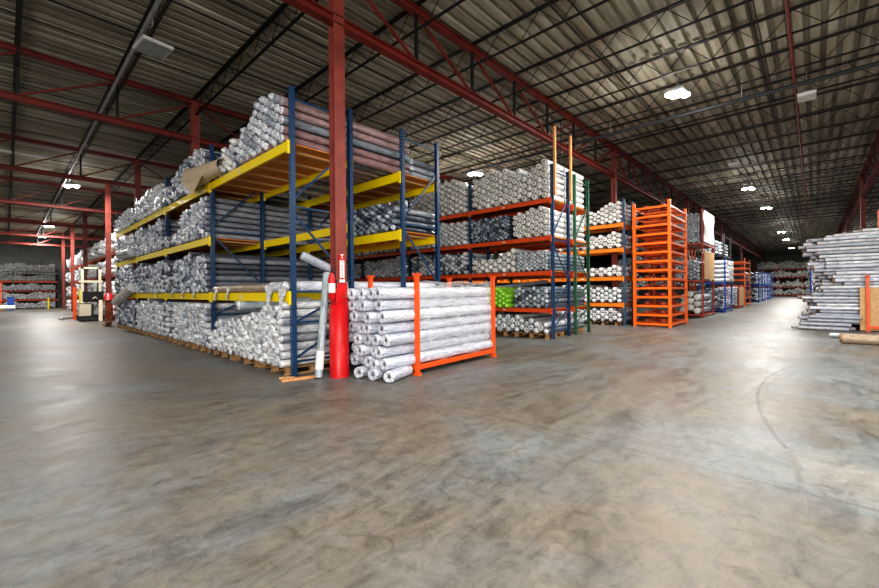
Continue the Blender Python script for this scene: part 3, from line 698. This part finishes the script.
wall_rack('far rack with brown beams across the end of the right aisle', 88, 89.3, -1.5, 7.5, [.25]+FL, ['rust_orange'], ['rust_orange'], 'y', 5.6)
st = MB()
for z0, hh in ((.26, .95), (1.56, 1.0), (3.21, 1.0), (4.56, 1.25)): pile(87.8, -1.4, 7.4, z0, wavy(z0+hh, .25), .15, 1.4, ['wrap_cream', 'wrap_grey', 'wrap_cream'], None, '', '', st, kinds=(0, 2), n=7, jx=.2)
tag(st.build('carpet_rolls'), 'pale rolls on the far rack across the end of the right aisle', 'rolls', kind='stuff')

# ------------------------------------------------------------------ portable stacking racks
def stack_rack(x, y, z, rz, L, W, H, m, label, group, posts=True, tiers_cross=2, cup=True, foot=True):
    t = empty('stacking_rack', (x, y, z), label, 'stacking rack', group, rz)
    b = MB(); s = .07
    b.box(0, L, -.03, .03, .10, .18, m); b.box(0, L, W-.03, W+.03, .10, .18, m); b.box(-.03, .03, 0, W, .10, .18, m); b.box(L-.03, L+.03, 0, W, .10, .18, m)
    b.build('base_frame', t)
    for k in range(tiers_cross):
        q = MB(); xx = L*(k+1)/(tiers_cross+1); q.box(xx-.04, xx+.04, .03, W-.03, .10, .16, m); q.build('cross_bar', t)
    for (px, py) in ((0, 0), (L, 0), (0, W), (L, W)):
        q = MB(); q.box(px-.035, px+.035, py-.035, py+.035, 0, H-.05, m)
        if cup: q.add([(px+a*w, py+c*w, zz) for zz, w in ((H-.07, .035), (H, .065)) for a, c in ((-1, -1), (1, -1), (1, 1), (-1, 1))], [(0, 1, 5, 4), (1, 2, 6, 5), (2, 3, 7, 6), (3, 0, 4, 7), (4, 5, 6, 7)], m)
        if foot: q.box(px-.055, px+.055, py-.055, py+.055, 0, .04, m)
        q.build('post', t)
    return t
SRX, SRY, SRZ = 4.97, 5.17, math.radians(3)
sr = stack_rack(SRX, SRY, 0, SRZ, 2.5, 1.25, 1.81, 'orange', 'orange steel stacking rack holding large clear-wrapped rolls beside the red column', 'loaded stacking racks')
cs, sn = math.cos(SRZ), math.sin(SRZ)
def srp(u, v): return (SRX+u*cs-v*sn, SRY+u*sn+v*cs)
# 7 rows of fat rolls, ends sticking out to the left
big = []
for i in range(5):
    b = MB(); roll_into(b, (0, 0, 0), (3.45, 0, 0), .103, 'wrap_clear', 'wrap_clear', 18, 3, jit=.02)
    big.append(b)
def bigroll_mesh(i, L):
    b = MB(); n = 18; r = .101
    prof = [(0.03/L, r)] + [(t/12, r*random.uniform(.965, 1.0)) for t in range(1, 12)] + [(1-.03/L, r)]
    b.lathe((0, 0, 0), (L, 0, 0), prof, 'wrap_clear', n, cap=False, jit=.025)
    b.lathe((0, 0, 0), (L, 0, 0), [(.03/L, r), (-.005/L, r*.9), (-.012/L, r*.72), (.012/L, r*.6), (.0, r*.5), (.02/L, r*.36)], 'wrap_clear', n, cap=False, jit=.08)
    b.lathe((0, 0, 0), (L, 0, 0), [(1-.03/L, r), (1, r*.8), (1-.01/L, .001)], 'wrap_clear', n, cap=False)
    return b
def core_mesh(L):
    b = MB(); b.lathe((0, 0, 0), (.3, 0, 0), [(.06, .036), (.04, .028), (.6, .027), (.61, .001)], 'core_card', 12, cap=False, jit=.03); return b
bp = []
rowz = [.185+.1+k*.196 for k in range(8)]
first = True
for k in range(7):
    for j in range(6):
        v = .115+j*.205+(.10 if k % 2 else 0)
        if v > 1.17: continue
        z = .282+k*.197+random.uniform(-.004, .004); L = 3.22+random.uniform(0, .06)
        u = -.80+random.uniform(-.09, .09)+.025*(6-k) - .05*math.sin(j)
        # the rolls hang down a little at their free ends
        o = bigroll_mesh(0, L).build('carpet_roll') if len(bp) < 6 else None
        if o: cm_ = core_mesh(L).build('cardboard_core', o); bp.append(o)
        else:
            src = random.choice(bp); o = copy_tree(src)
        xy = srp(u, v); o.location = (xy[0], xy[1], z-random.uniform(0, .02)); o.rotation_euler = (0, random.uniform(-.009, .003), SRZ+random.uniform(-.014, .014))
        tag(o, 'fat clear-wrapped pale roll stacked in the orange steel rack beside the red column', 'roll', 'fat clear-wrapped rolls in the orange stacking rack')
for (u, v, L, dz) in ((-.82, -.02+.02, 3.3, 0),):
    pass
for (x, y, x2, y2, z, l) in ((4.12, 5.75, 4.9, 6.02, .101, 'short fat roll lying on the floor under the protruding ends, nearest the red guard'), (4.16, 5.42, 4.86, 5.60, .101, 'short fat roll lying on the floor under the middle of the protruding roll ends'), (4.22, 5.07, 4.88, 5.30, .101, 'short fat roll lying on the floor at the front of the orange stacking rack')):
    b = MB(); d = Vector((x2-x, y2-y, 0)); L = d.length
    b = bigroll_mesh(0, L); o = b.build('carpet_roll'); core_mesh(L).build('cardboard_core', o); o.location = (x, y, z); o.rotation_euler = (0, 0, math.atan2(d.y, d.x)); tag(o, l, 'roll')
# stretch film round the near long side
def filmside(b):
    nx, nz = 60, 28; vs = []
    for i in range(nx+1):
        for j in range(nz+1):
            u = .05+2.4*i/nx; z = .2+1.47*j/nz
            k = (z-.282)/.197; bulge = abs(math.cos(PI*k))*.035
            vs.append((u, -.005-bulge+.045+.006*math.sin(u*9+z*14), z+.015*math.sin(u*6)))
    b.add(vs, [(i*(nz+1)+j, (i+1)*(nz+1)+j, (i+1)*(nz+1)+j+1, i*(nz+1)+j+1) for i in range(nx) for j in range(nz)], 'stretch', True)
fo = MB(); filmside(fo); fo = fo.build('stretch_film'); fo.location = (SRX, SRY-.0, 0); fo.rotation_euler = (0, 0, SRZ); tag(fo, 'clear stretch film wrapped over the long side of the orange stacking rack load', 'plastic film')

# --- tall stack of empty orange racks
for k in range(14):
    z = k*.35
    t = empty('stacking_rack', (17.2, 4.02, z), 'empty orange stacking rack in the tall stack beside the amber-beam rack' , 'stacking rack', 'empty orange racks in the tall stack')
    if k == 0:
        first_rack = t; L, W, m = 2.6, 1.26, 'orange_empty'
        b = MB(); b.box(0, L, -.035, .035, .07, .15, m); b.box(0, L, W-.035, W+.035, .07, .15, m); b.box(-.035, .035, 0, W, .07, .15, m); b.box(L-.035, L+.035, 0, W, .07, .15, m); parts = [b.build('base_frame', t)]
        for q in range(3):
            b = MB(); b.box(L*(q+1)/4-.05, L*(q+1)/4+.05, .035, W-.035, .07, .14, 'orange_empty' if q % 2 else 'rust_orange'); parts.append(b.build('cross_bar', t))
        for (px, py) in ((.35, .3), (.35, .9), (1.9, .3), (1.9, .9)):
            b = MB(); b.box(px-.04, px+.3, py-.04, py+.04, .15, .22, 'rust_orange'); b.box(px-.04, px+.04, py-.07, py+.07, .15, .27, 'rust_orange'); parts.append(b.build('folded_post', t))
        for (px, py) in ((0, 0), (L, 0), (0, W), (L, W)):
            b = MB(); b.box(px-.05, px+.05, py-.05, py+.05, 0, .345, m); parts.append(b.build('corner_post', t))
    else:
        for p_ in parts: q = p_.copy(); C.objects.link(q); q.parent = t
# --- dark red stacked racks with rolls
for z, l in ((0, 'lower rust-red stacking rack holding fat rolls, just past the empty orange rack stack'), (1.72, 'middle rust-red stacking rack with a plywood side'), (3.6, 'top rust-red stacking rack with film-wrapped grey tubes')):
    stack_rack(23.8, 4.1, z, 0, 2.9, 1.3, 1.72 if z < 1 else 1.88, 'rust_orange', l, 'rust-red stacked racks')
pile(23.7, 4.18, 5.36, .2, lambda y: 1.5, .165, 2.95, 'wrap_slate', 'end_cream', 'fat pale roll in the bottom rust-red stacking rack', 'fat rolls in the bottom rust-red rack', kinds=(2,), zmax=1.45)
pile(23.7, 4.18, 5.36, 1.91, wavy(3.0, .1), .09, 2.95, 'wrap_slate', 'end_grey', 'slate wrapped roll in the middle rust-red stacking rack', 'slate rolls in the middle rust-red rack', kinds=(2, 0))
pile(23.7, 4.18, 5.36, 3.79, lambda y: 5.35, .06, 2.85, 'wrap_slate', 'end_grey', 'slim slate tube in the top rust-red stacking rack', 'slim tubes in the top rust-red rack', kinds=(0, 2), zmax=5.3)
simple('plywood_panel', lambda b: b.box(23.95, 26.6, 4.03, 4.06, 1.95, 3.4, 'osb'), 'plywood sheet standing on the aisle side of the middle rust-red rack', 'plywood')
def fs(b):
    vs = [(23.95+2.7*i/20, 4.045+.02*math.sin(i*1.7+j), 3.85+1.6*j/10) for i in range(21) for j in range(11)]
    b.add(vs, [(i*11+j, (i+1)*11+j, (i+1)*11+j+1, i*11+j+1) for i in range(20) for j in range(10)], 'film', True)
simple('plastic_cover', fs, 'white plastic cover on the side of the top rust-red rack', 'plastic film')
# --- blue stacked racks
def blue_pair(x, y, L, W, ht, lab, m='blue_bright'):
    for k, z in enumerate((0, ht)): stack_rack(x, y, z, 0, L, W, ht, m, ('lower ' if k == 0 else 'upper ')+lab, 'bright blue stacked racks')
blue_pair(29.6, 3.95, 2.6, 1.3, 1.65, 'bright blue stacking rack of mixed tubes, first along the right aisle')
pile(29.5, 4.03, 5.2, .2, lambda y: 1.5, .08, 2.7, ['wrap_dark', 'wrap_white', 'wrap_brown'], 'end_dark', 'black and white tube in the lower blue stacking rack', 'tubes in the lower blue rack', kinds=(0, 2), zmax=1.55)
for k in range(5): lone((29.7+.0, 3.85, 1.98+k*.27), (29.7, 5.9, 1.98+k*.27), .13, 'wrap_white', 'end_cream', 'fat white roll lying crosswise in the upper blue stacking rack, one above another', 'crosswise white rolls in the upper blue rack', 2)
st = MB(); pile(3.85, 29.95, 32.1, 1.86, lambda y: 3.3, .11, 1.6, ['wrap_pink', 'wrap_white'], 'end_white', '', '', None, kinds=(0, 2), face='-y') if False else None
pile(3.8, 29.98, 32.1, 1.86, lambda y: 3.25, .12, 1.8, ['wrap_white', 'wrap_pink'], 'end_white', 'white and pink roll pointing at the aisle in the upper blue rack', 'aisle-facing rolls in the upper blue rack', kinds=(0, 2), face='-y')
stack_rack(29.6, 4.0, 3.3, 0, 2.6, 1.3, 1.5, 'darkgrey', 'dark grey rack topmost above the bright blue racks', None)
pile(29.6, 4.1, 5.2, 3.5, wavy(4.5, .1), .1, 2.6, 'wrap_slate', 'end_grey', 'slate roll in the topmost dark grey rack above the blue racks', 'slate rolls above the blue racks', kinds=(0, 2))
# next: slate rolls + cardboard, then second empties stack, then blue ones
stack_rack(36, 4.0, 0, 0, 2.6, 1.3, 1.7, 'rust_orange', 'rust-orange stacking rack of slate rolls beyond the bright blue racks', None)
pile(35.9, 4.08, 5.25, .2, lambda y: 1.6, .08, 2.7, 'wrap_slate', 'end_grey', 'slate roll in the low rack beyond the blue racks', 'slate rolls in the low rack', kinds=(0, 2), zmax=1.65)
simple('cardboard_sheet', lambda b: b.box(36.1, 38.5, 3.94, 3.96, .2, 1.55, 'osb'), 'tan board on the aisle side of the low rack beyond the blue racks', 'board')
for k in range(8):
    stack_rack(41.5, 4.2, k*.5, 0, 3.6, 1.5, .5, 'orange_empty', 'empty orange stacking rack in the second, farther stack along the right aisle', 'empty orange racks in the farther stack', cup=False, tiers_cross=1)
for i, (x, lab) in enumerate(((51.5, 'blue stacking rack of slate rolls, farther along the right aisle'), (58.5, 'blue stacking rack of pale bags beyond the farther empties'), (66, 'farthest blue stacking rack along the right aisle'))):
    blue_pair(x, 4.1, 4.2, 1.5, 1.65, lab)
    for z in (.2, 1.86):
        st = MB(); pile(x-.1, 4.2, 5.5, z, lambda y: z+1.25, .12, 4.2, ['wrap_slate', 'wrap_dark'] if i != 1 else ['wrap_slate', 'wrap_white'], None, '', '', st, kinds=(0, 2), n=7)
        tag(st.build('carpet_rolls'), ('upper ' if z > 1 else 'lower ')+['slate rolls in the fourth blue rack pair', 'slate and white rolls in the blue rack pair nearly at the end', 'slate rolls in the last blue rack pair'][i], 'rolls', kind='stuff')
# hanging goods behind, upper level along that row
pallet_rack(36.0, [6.9+3*i for i in range(3)], 1.2, [1.6, 3.2, 4.6], 'rust_orange', 'rust_orange', 'rust-red rack behind the right-aisle stacking racks', 'far racks', h=5.2, detail=False)
st = MB()
for z0 in (3.22, 4.62, 1.62): pile(35.9, 7.0, 12.8, z0, wavy(z0+.9, .15), .13, 6, ['wrap_white', 'wrap_brown', 'wrap_grey'], None, '', '', st, kinds=(0, 2), n=7, filt=lambda y, z: abs((y-6.9) % 3) > .2)
tag(st.build('carpet_rolls'), 'white and brown rolls high on the rust-red rack behind the right-aisle racks', 'rolls', kind='stuff')

# ------------------------------------------------------------------ long roll stack at right
KIND[0] = 'long_tube'
rr = stack_rack(19.58, -4.3, 0, 0, 1.3, 3.0, 1.87, 'orange', 'orange stacking rack with a tan board on its face, at the right edge', 'loaded stacking racks')
simple('board_panel', lambda b: b.box(19.618, 19.645, -4.2, -1.12, .03, 1.47, 'osb'), 'tan board leaning on the face of the orange rack at the right edge', 'board')
def endjit(z):
    return {}
for k in range(25):
    for j in range(8):
        x = 19.73+j*.138+(.066 if k % 2 else 0); z = .27+k*.1215
        if j and k < 24 and random.random() < .0: continue
        flare = .15*math.sin(k*.9+1)+random.uniform(-.25, .2)+(.12 if 1.0 < z < 1.2 else 0) - (.35 if 1.2 < z < 2.1 else 0) - (.2 if z > 2.1 and j == 0 else 0)
        if j == 0 and k in (11, 14): flare -= .4
        o = put_roll(random.choice(proto(.064, 4.1, random.choice(['wrap_ash', 'wrap_white', 'wrap_clear']), 'end_brown', (0, 0), 2, 12, 'core_card')), (x, .12+flare, z),
            'long slim wrapped roll with brown end in the tall stack at right edge', 'long slim rolls in the right-hand stack', (random.uniform(0, 6.28), 0, -PI/2+random.uniform(-.003, .003)))
for i, (x, y, z, dx, dz) in enumerate(((19.45, .62, .066, .25, 0), (19.30, .45, .066, .22, 0), (19.43, .40, .20, .2, 0), (19.60, .3, .066, .1, 0), (19.52, .2, .32, .12, 0), (19.55, .15, .45, .1, 0))):
    lone((x, y, z), (x-.02, y-1.32, z), .062, 'wrap_ash', 'end_brown', 'slim wrapped roll spilled on the floor in front of the tall stack at right', 'slim rolls on the floor at the right-hand stack', 0, .02, 12, 'core_card')
lone((15.1, -.48, .135), (15.3, -4.0, .135), .13, 'wrap_brown', 'end_brown', 'brown roll in clear plastic lying on the floor at the right edge', kind=0, jit=.03, cm='core_card')
lone((16.7, -.35, .07), (16.9, -4.0, .07), .068, 'wrap_clear', 'end_white', 'clear-wrapped white roll on the floor behind the brown one at the right edge', kind=1)
st = MB()
pile(-.75, 21.3, 24.2, .1, lambda y: 3.35, .085, 3.6, ['wrap_white', 'wrap_pink', 'wrap_brown', 'wrap_grey'], 'end_brown', '', '', st, kinds=(0, 2), n=8, face='+y', jx=.25)
pile(-1.0, 24.6, 27.4, .1, wavy(3.9, .1), .085, 3.6, ['wrap_white', 'wrap_pink', 'wrap_brown', 'wrap_grey'], 'end_brown', '', '', st, kinds=(0, 2), n=8, face='+y', jx=.25)
for x0 in (31, 37, 44, 52): pile(.25-(.0 if x0 > 40 else .3), x0, x0+2.9, .2, wavy(3.1, .1), .11, 3.6, ['wrap_white', 'wrap_mix', 'wrap_slate', 'wrap_pink'], None, '', '', st, kinds=(0, 2), n=7, face='+y', jx=.2)
tag(st.build('carpet_rolls'), 'stacks of mixed rolls receding behind the long roll stack on the right', 'rolls', kind='stuff')
for i, (x, lab) in enumerate(((31, 'third blue stacking rack behind the long roll stack at right'), (37, 'blue stacking rack in the line behind the long roll stack, mid-distance'), (44, 'blue stacking rack farther down the right line'), (52, 'last blue stacking rack down the right line'))):
    stack_rack(x-.1, -3.2, 0, 0, 3.1, 3.35, 4.0, 'blue_bright', lab, 'blue racks on the right line')
stack_rack(22.0, -4.6, 0, 0, 2.4, 2.85, 4.4, 'orange', 'tall orange post rack rising behind the long roll stack at the right edge', None, cup=False) if False else None
simple('rack_post', lambda b: b.box(21.02, 21.1, -1.74, -1.66, 0, 4.2, 'orange'), 'tall orange rack post rising behind the long roll stack at the right edge', 'post')
# upper loose rolls
for i, (x, y, z, dx) in enumerate(((20.0, -.5, 3.31, .2), (20.3, -.3, 3.31, .1), (20.6, -.9, 3.31, .3), (20.2, -1.2, 3.44, .1), (20.5, -1.0, 3.44, -.1))):
    lone((x, y, z), (x+dx*.2, y-3.6, z), .062, 'wrap_white', 'end_brown', 'slim roll lying loose on top of the tall right-hand stack', 'loose slim rolls on top of the right-hand stack', 0, .02, 12, 'core_card')

# the 300 largest of each kind stand alone, the rest of that kind is one mass
for kd, budget, lab in (('carpet_roll', 232, 'remaining grey and pinkish wrapped rolls of the near yellow rack bay'), ('fabric_roll', 300, 'remaining white and slate roll ends in the orange-beam racks and the stacking racks beyond')):
    rq = sorted(REQ.get(kd, [])); b = MB()
    for i, q in enumerate(rq):
        if i < budget: put_roll(q[2], q[3], q[4], q[5], q[6], kd); NI[0] += 1
        else: roll_into(b, q[7][0], q[7][1], q[8], q[9], q[10], 9, q[11], cm=q[12])
    print(kd, len(rq))
    if b.v: tag(b.build(kd+'s'), lab, 'rolls', kind='stuff')

# ------------------------------------------------------------------ lift truck and left-aisle things
ft = empty('lift_truck', (2.75, 29.2, 0), 'cream and black stand-up lift truck parked in the left aisle', 'lift truck')
def ftp(name, fn): b = MB(); fn(b); return b.build(name, ft)
ftp('base', lambda b: (b.box(-.05, 1.0, -.3, 1.2, .06, .3, 'black'), b.box(0, .95, -.45, -.3, .06, .2, 'darkgrey')))
ftp('battery_box', lambda b: (b.box(-.05, .42, -.28, .3, .3, 1.0, 'cream'), b.box(-.06, .43, -.285, -.28, .95, .99, 'black')))
ftp('backrest', lambda b: (b.box(0.1, .95, -.2, -.1, 1.05, 1.62, 'black')))
ftp('mast', lambda b: (b.box(.08, .2, .3, .42, .3, 2.98, 'cream'), b.box(.82, .94, .3, .42, .3, 2.98, 'cream'), b.box(.2, .26, .3, .4, .3, 2.9, 'black'), b.box(.76, .82, .3, .4, .3, 2.9, 'black'), b.box(.08, .94, .3, .42, 2.88, 2.98, 'cream'), b.box(.0, 1.0, .28, .42, 2.12, 2.24, 'cream')))
ftp('operator_compartment', lambda b: (b.box(.45, .95, -.25, .25, .3, .36, 'darkgrey'), b.box(.5, .55, -.2, .2, .36, .95, 'darkgrey'), b.box(.65, .78, -.1, .1, .36, .9, 'galv'), b.box(.85, .95, -.2, .2, .36, .9, 'black')))
ftp('control_handle', lambda b: (b.tube((.5, -.15, 1.2), (.62, -.26, 1.32), .04, 'cream', 8), b.tube((.62, -.26, 1.32), (.7, -.26, 1.2), .03, 'galv', 8)))
for s_ in (.15, .75):
    ftp('fork', lambda b: b.box(s_, s_+.12, 1.2, 2.3, .06, .11, 'darkgrey'))
for wx in (.02, .86):
    ftp('wheel', lambda b: b.tube((wx, -.2, .09), (wx+.08, -.2, .09), .09, 'black', 14))
simple('yellow_guard_post', lambda b: (b.box(-.06, .06, -.06, .06, 0, 1.75, 'yellow'), b.box(-.1, .1, -.1, .1, 0, .02, 'yellow')), 'yellow guard post at the rack end behind the lift truck', 'guard post', loc=(2.95, 31.0, 0))
simple('orange_guard_post', lambda b: (b.box(-.08, .08, -.06, .06, 0, 1.9, 'orange'), b.box(-.12, .12, -.1, .1, 0, .02, 'orange')), 'orange guard post left of the lift truck', 'guard post', loc=(2.75, 31.6, 0))
simple('yellow_bollard', lambda b: (b.tube((0, 0, 0), (0, 0, 1.1), .07, 'yellow', 12), b.tube((0, 0, 1.1), (0, 0, 1.14), .05, 'yellow', 12)), 'slim yellow bollard in front of the far left rack corner', 'bollard', loc=(3.0, 57.5, 0))
def cone(b):
    b.box(-.18, .18, -.18, .18, 0, .03, 'guardred'); b.lathe((0, 0, .03), (0, 0, .7), [(0, .14), (1, .03)], 'guardred', 16)
simple('traffic_cone', cone, 'red traffic cone on top of the guard at the end of the yellow racks', 'cone', loc=(3.1, 27.9-.0, 1.52)) if False else None
def upp(b):
    for i in range(5): b.box(-.5+i*.22, -.5+i*.22+.1, -.06, -.04, 0, 1.2, 'pallet')
    for z in (.05, .55, 1.1): b.box(-.5, .5, -.04, .05, z, z+.09, 'pallet')
o = simple('wooden_pallet', upp, 'wooden pallet standing on edge at the far end of the yellow racks', 'pallet', loc=(3.2, 24.0, 0)); o.rotation_euler = (0, 0, 1.2)
simple('wood_board', lambda b: b.bar((3.45, 27.9, 0.02), (3.5, 28.2, 1.15), .16, .04, 'cream'), 'pale board leaning upright between the lift truck and the red guard', 'board')
lone((2.1, 31.5, .12), (3.1, 32.5, .16), .1, 'wrap_cream', 'end_cream', 'cream roll lying on the floor left of the lift truck', kind=2)
lone((2.2, 31.0, .12), (2.9, 32.8, .3), .09, 'wrap_brown', 'end_brown', 'tan roll end resting on the floor by the lift truck', kind=2) if False else None
# sagging rolls at the far end of the yellow rack
lone((3.15, 21.4, 1.15), (3.3, 18.9, 1.72), .17, 'wrap_cream', 'end_cream', 'cream wrapped bundle sagging over the lower beam at the far end of the yellow rack', kind=1, jit=.06)
lone((3.2, 20.6, 2.75+.3), (3.3, 18.9, 3.06), .17, 'wrap_slate', 'end_grey', 'dark grey bundle on the middle beam at the far end of the yellow rack', kind=2, jit=.04)
# left edge pile on pallet
pallet(-1.2, 53.0, 'wooden pallet on the floor at the far left edge'); 
def heap(b):
    for i in range(7): roll_into(b, (-1.4+random.uniform(-.2, .2), 52.6+i*.16, .26+.1*(i % 3)), (.4+random.uniform(-.2, .3), 52.7+i*.12, .28+.1*(i % 2)), .13, 'wrap_cream', 'end_cream', 9, 2, .06)
simple('wrapped_bundle', heap, 'heap of white plastic-wrapped goods on a pallet at the far left edge', 'bundle')
stack_rack(-1.2, 55.5, 0, 0, .9, 1.2, 2.6, 'orange', 'small orange post rack at the far left edge', None)
simple('blue_bin', lambda b: (b.box(.0, .45, 0, .4, 0, 1.2, 'blue_bright'), b.box(-.02, .47, -.02, .42, 1.2, 1.25, 'blue_bright')), 'tall blue bin beside the orange post rack at the far left edge', 'bin', loc=(.1, 55.2, 0))

# ------------------------------------------------------------------ lights
def fixture(x, y, z, on, label, group, tw=True, s=.2):
    t = empty('high_bay_light', (x, y, z), label, 'ceiling light', group)
    b = MB(); b.box(-.28, .28, -.2, .2, .0, .07, 'white'); b.box(-.1, .1, -.08, .08, .07, .16, 'galv'); b.build('housing', t)
    if on:
        for k in (-1, 1):
            b = MB(); b.lathe((k*.17*.9, -k*.17*.9, -.008), (k*.17*.9, -k*.17*.9, -.08), [(0, .13), (.5, .12), (1, .06)], 'lamp', 16); b.build('lens', t)
    else:
        b = MB(); b.box(-.25, .25, -.17, .17, -.012, -.0005, 'white'); b.build('lens', t)
    b = MB(); b.bar((0, 0, .16), (0, 0, 7.55-z), .012, .012, 'galv'); b.box(-.03, .03, -.03, .03, .2, .28, 'galv'); b.build('hanger', t)
    if on:
        for k in (-1, 1):
            L = bpy.data.lights.new('lamp_glow', 'POINT'); L.shadow_soft_size = .1; L.energy = 45; L.color = (1, .97, .93)
            o = bpy.data.objects.new('lamp_glow', L); C.objects.link(o); o.location = (x+k*.17*.9, y-k*.17*.9, z-.22)
            L = bpy.data.lights.new('lamp_beam', 'AREA'); L.shape = 'DISK'; L.size = .22; L.energy = 280; L.color = (1, .97, .93)
            o = bpy.data.objects.new('lamp_beam', L); C.objects.link(o); o.location = (x+k*.17*.9, y-k*.17*.9, z-.1)
GR = 'lit ceiling lights over the right aisle'; GL = 'lit ceiling lights over the left aisle'
fixture(12.75, 2.75, 6.9, 1, 'bright twin ceiling light nearest the camera over the right aisle', GR)
fixture(27.6, 2.6, 6.9, 1, 'second lit ceiling light down the right aisle', GR)
fixture(35.2, 2.35, 6.9, 1, 'third lit ceiling light down the right aisle', GR)
fixture(51.5, 2.3, 6.9, 1, 'fourth lit ceiling light down the right aisle', GR)
fixture(60, 2.3, 6.9, 1, 'fifth lit ceiling light down the right aisle', GR)
fixture(73.5, 2.25, 6.9, 1, 'farthest lit ceiling light down the right aisle', GR)
fixture(22.0, 2.55, 6.9, 0, 'unlit square ceiling light between the first two lit ones of the right aisle', 'unlit ceiling lights')
fixture(15.3, .12, 6.8, 0, 'unlit fixture hung under the brown pipe at upper right', 'unlit ceiling lights')
nf = (2.2, 10.4, 6.75)
t = empty('high_bay_light', nf, 'unlit square white ceiling light hanging at upper left', 'ceiling light', 'unlit ceiling lights', rz=.1)
b = MB(); b.box(-.28, .28, -.33, .33, 0, .06, 'white'); b.build('housing', t)
b = MB(); b.box(-.25, .25, -.3, .3, -.01, -.0005, 'galv'); b.build('lens', t)
b = MB(); b.box(-.05, .05, -.08, .08, .06, .13, 'white'); b.bar((0, 0, .13), (.0, .05, .35), .05, .03, 'galv'); b.bar((0, .05, .35), (0, 0, .8), .015, .015, 'galv'); b.build('hanger', t)
fixture(2.3, 27.2, 6.9, 1, 'nearest lit twin light over the left aisle', GL)
fixture(2.4, 44.5, 6.9, 1, 'second lit light over the left aisle', GL)
fixture(2.4, 53.0, 6.9, 1, 'third lit light over the left aisle', GL)
fixture(14.9, 11.5, 6.9, 1, 'lit ceiling light seen just above the white rolls in the middle', None)
fixture(61, -4.2, 6.6, 1, 'lit light beyond the right-hand roll stack', None)
fixture(40, -9, 6.9, 1, 'lit light far off at the right edge beyond the red columns', None) if False else None

for y in (34.5, 22.5):
    t = empty('strip_light', (.55, y, 6.9), ['nearer', 'farther'][y > 30]+' unlit narrow strip light hanging at the far left of the ceiling', 'ceiling light', 'unlit ceiling lights')
    b = MB(); b.box(-.7, .7, -.06, .06, .03, .08, 'white'); b.build('housing', t)
    b = MB(); b.tube((-.66, 0, .01), (.66, 0, .01), .019, 'white', 8); b.build('tube', t)
    b = MB(); b.box(-.5, -.49, -.005, .005, .08, .65, 'galv'); b.box(.49, .5, -.005, .005, .08, .65, 'galv'); b.build('hanger', t)
def area(loc, size, e, rot=(0, 0, 0), col=(1, .97, .93), sy=None):
    L = bpy.data.lights.new('fill_light', 'AREA'); L.size = size; L.energy = e; L.color = col
    if sy: L.shape = 'RECTANGLE'; L.size_y = sy
    o = bpy.data.objects.new('fill_light', L); C.objects.link(o); o.location = loc; o.rotation_euler = rot; return o
# soft fill lamps added under the roof; no fixtures stand there
for x, y in ((-3, -4), (-3, 3), (4, -6), (1.5, 1.5), (6, -1), (9, -5), (-1.8, 10.2), (-1.8, 18.2), (-2, 26), (14, -5), (-5, 42), (-4, 53), (48, -3), (66, 0), (80, 2)):
    area((x, y, 5.9), 1.2, (130 if x < 0 else 320) if x < 40 and y < 30 else 420)
area((-9, -9, 3.0), 9, 2700, (math.radians(78), 0, math.radians(-47)), sy=4)      # large fill lamp added behind the camera to brighten upright faces
w = bpy.data.worlds.new('world'); sc.world = w; w.use_nodes = True
w.node_tree.nodes['Background'].inputs[0].default_value = (.86, .93, 1, 1); w.node_tree.nodes['Background'].inputs[1].default_value = .15

# ------------------------------------------------------------------ camera
cd = bpy.data.cameras.new('camera'); cam = bpy.data.objects.new('camera', cd); C.objects.link(cam); sc.camera = cam
cd.sensor_width = 36; cd.lens = 403.4/879*36; cd.clip_end = 400; cd.clip_start = .05; cd.shift_y = -3.5/879
yaw = math.radians(42.9)
cam.matrix_world = Matrix.Translation((0, 0, 1.5)) @ Matrix.Rotation(yaw-PI/2, 4, 'Z') @ Matrix.Rotation(PI/2, 4, 'X') @ Matrix.Rotation(-math.radians(.53), 4, 'Z')
sc.view_settings.view_transform = 'Standard'; sc.view_settings.look = 'Medium High Contrast'; sc.view_settings.exposure = -.12
sc.cycles.use_denoising = True; sc.cycles.max_bounces = 6; sc.cycles.diffuse_bounces = 4; sc.cycles.glossy_bounces = 3; sc.cycles.transparent_max_bounces = 8
print('objects', len(C.objects), 'individual rolls', NI)
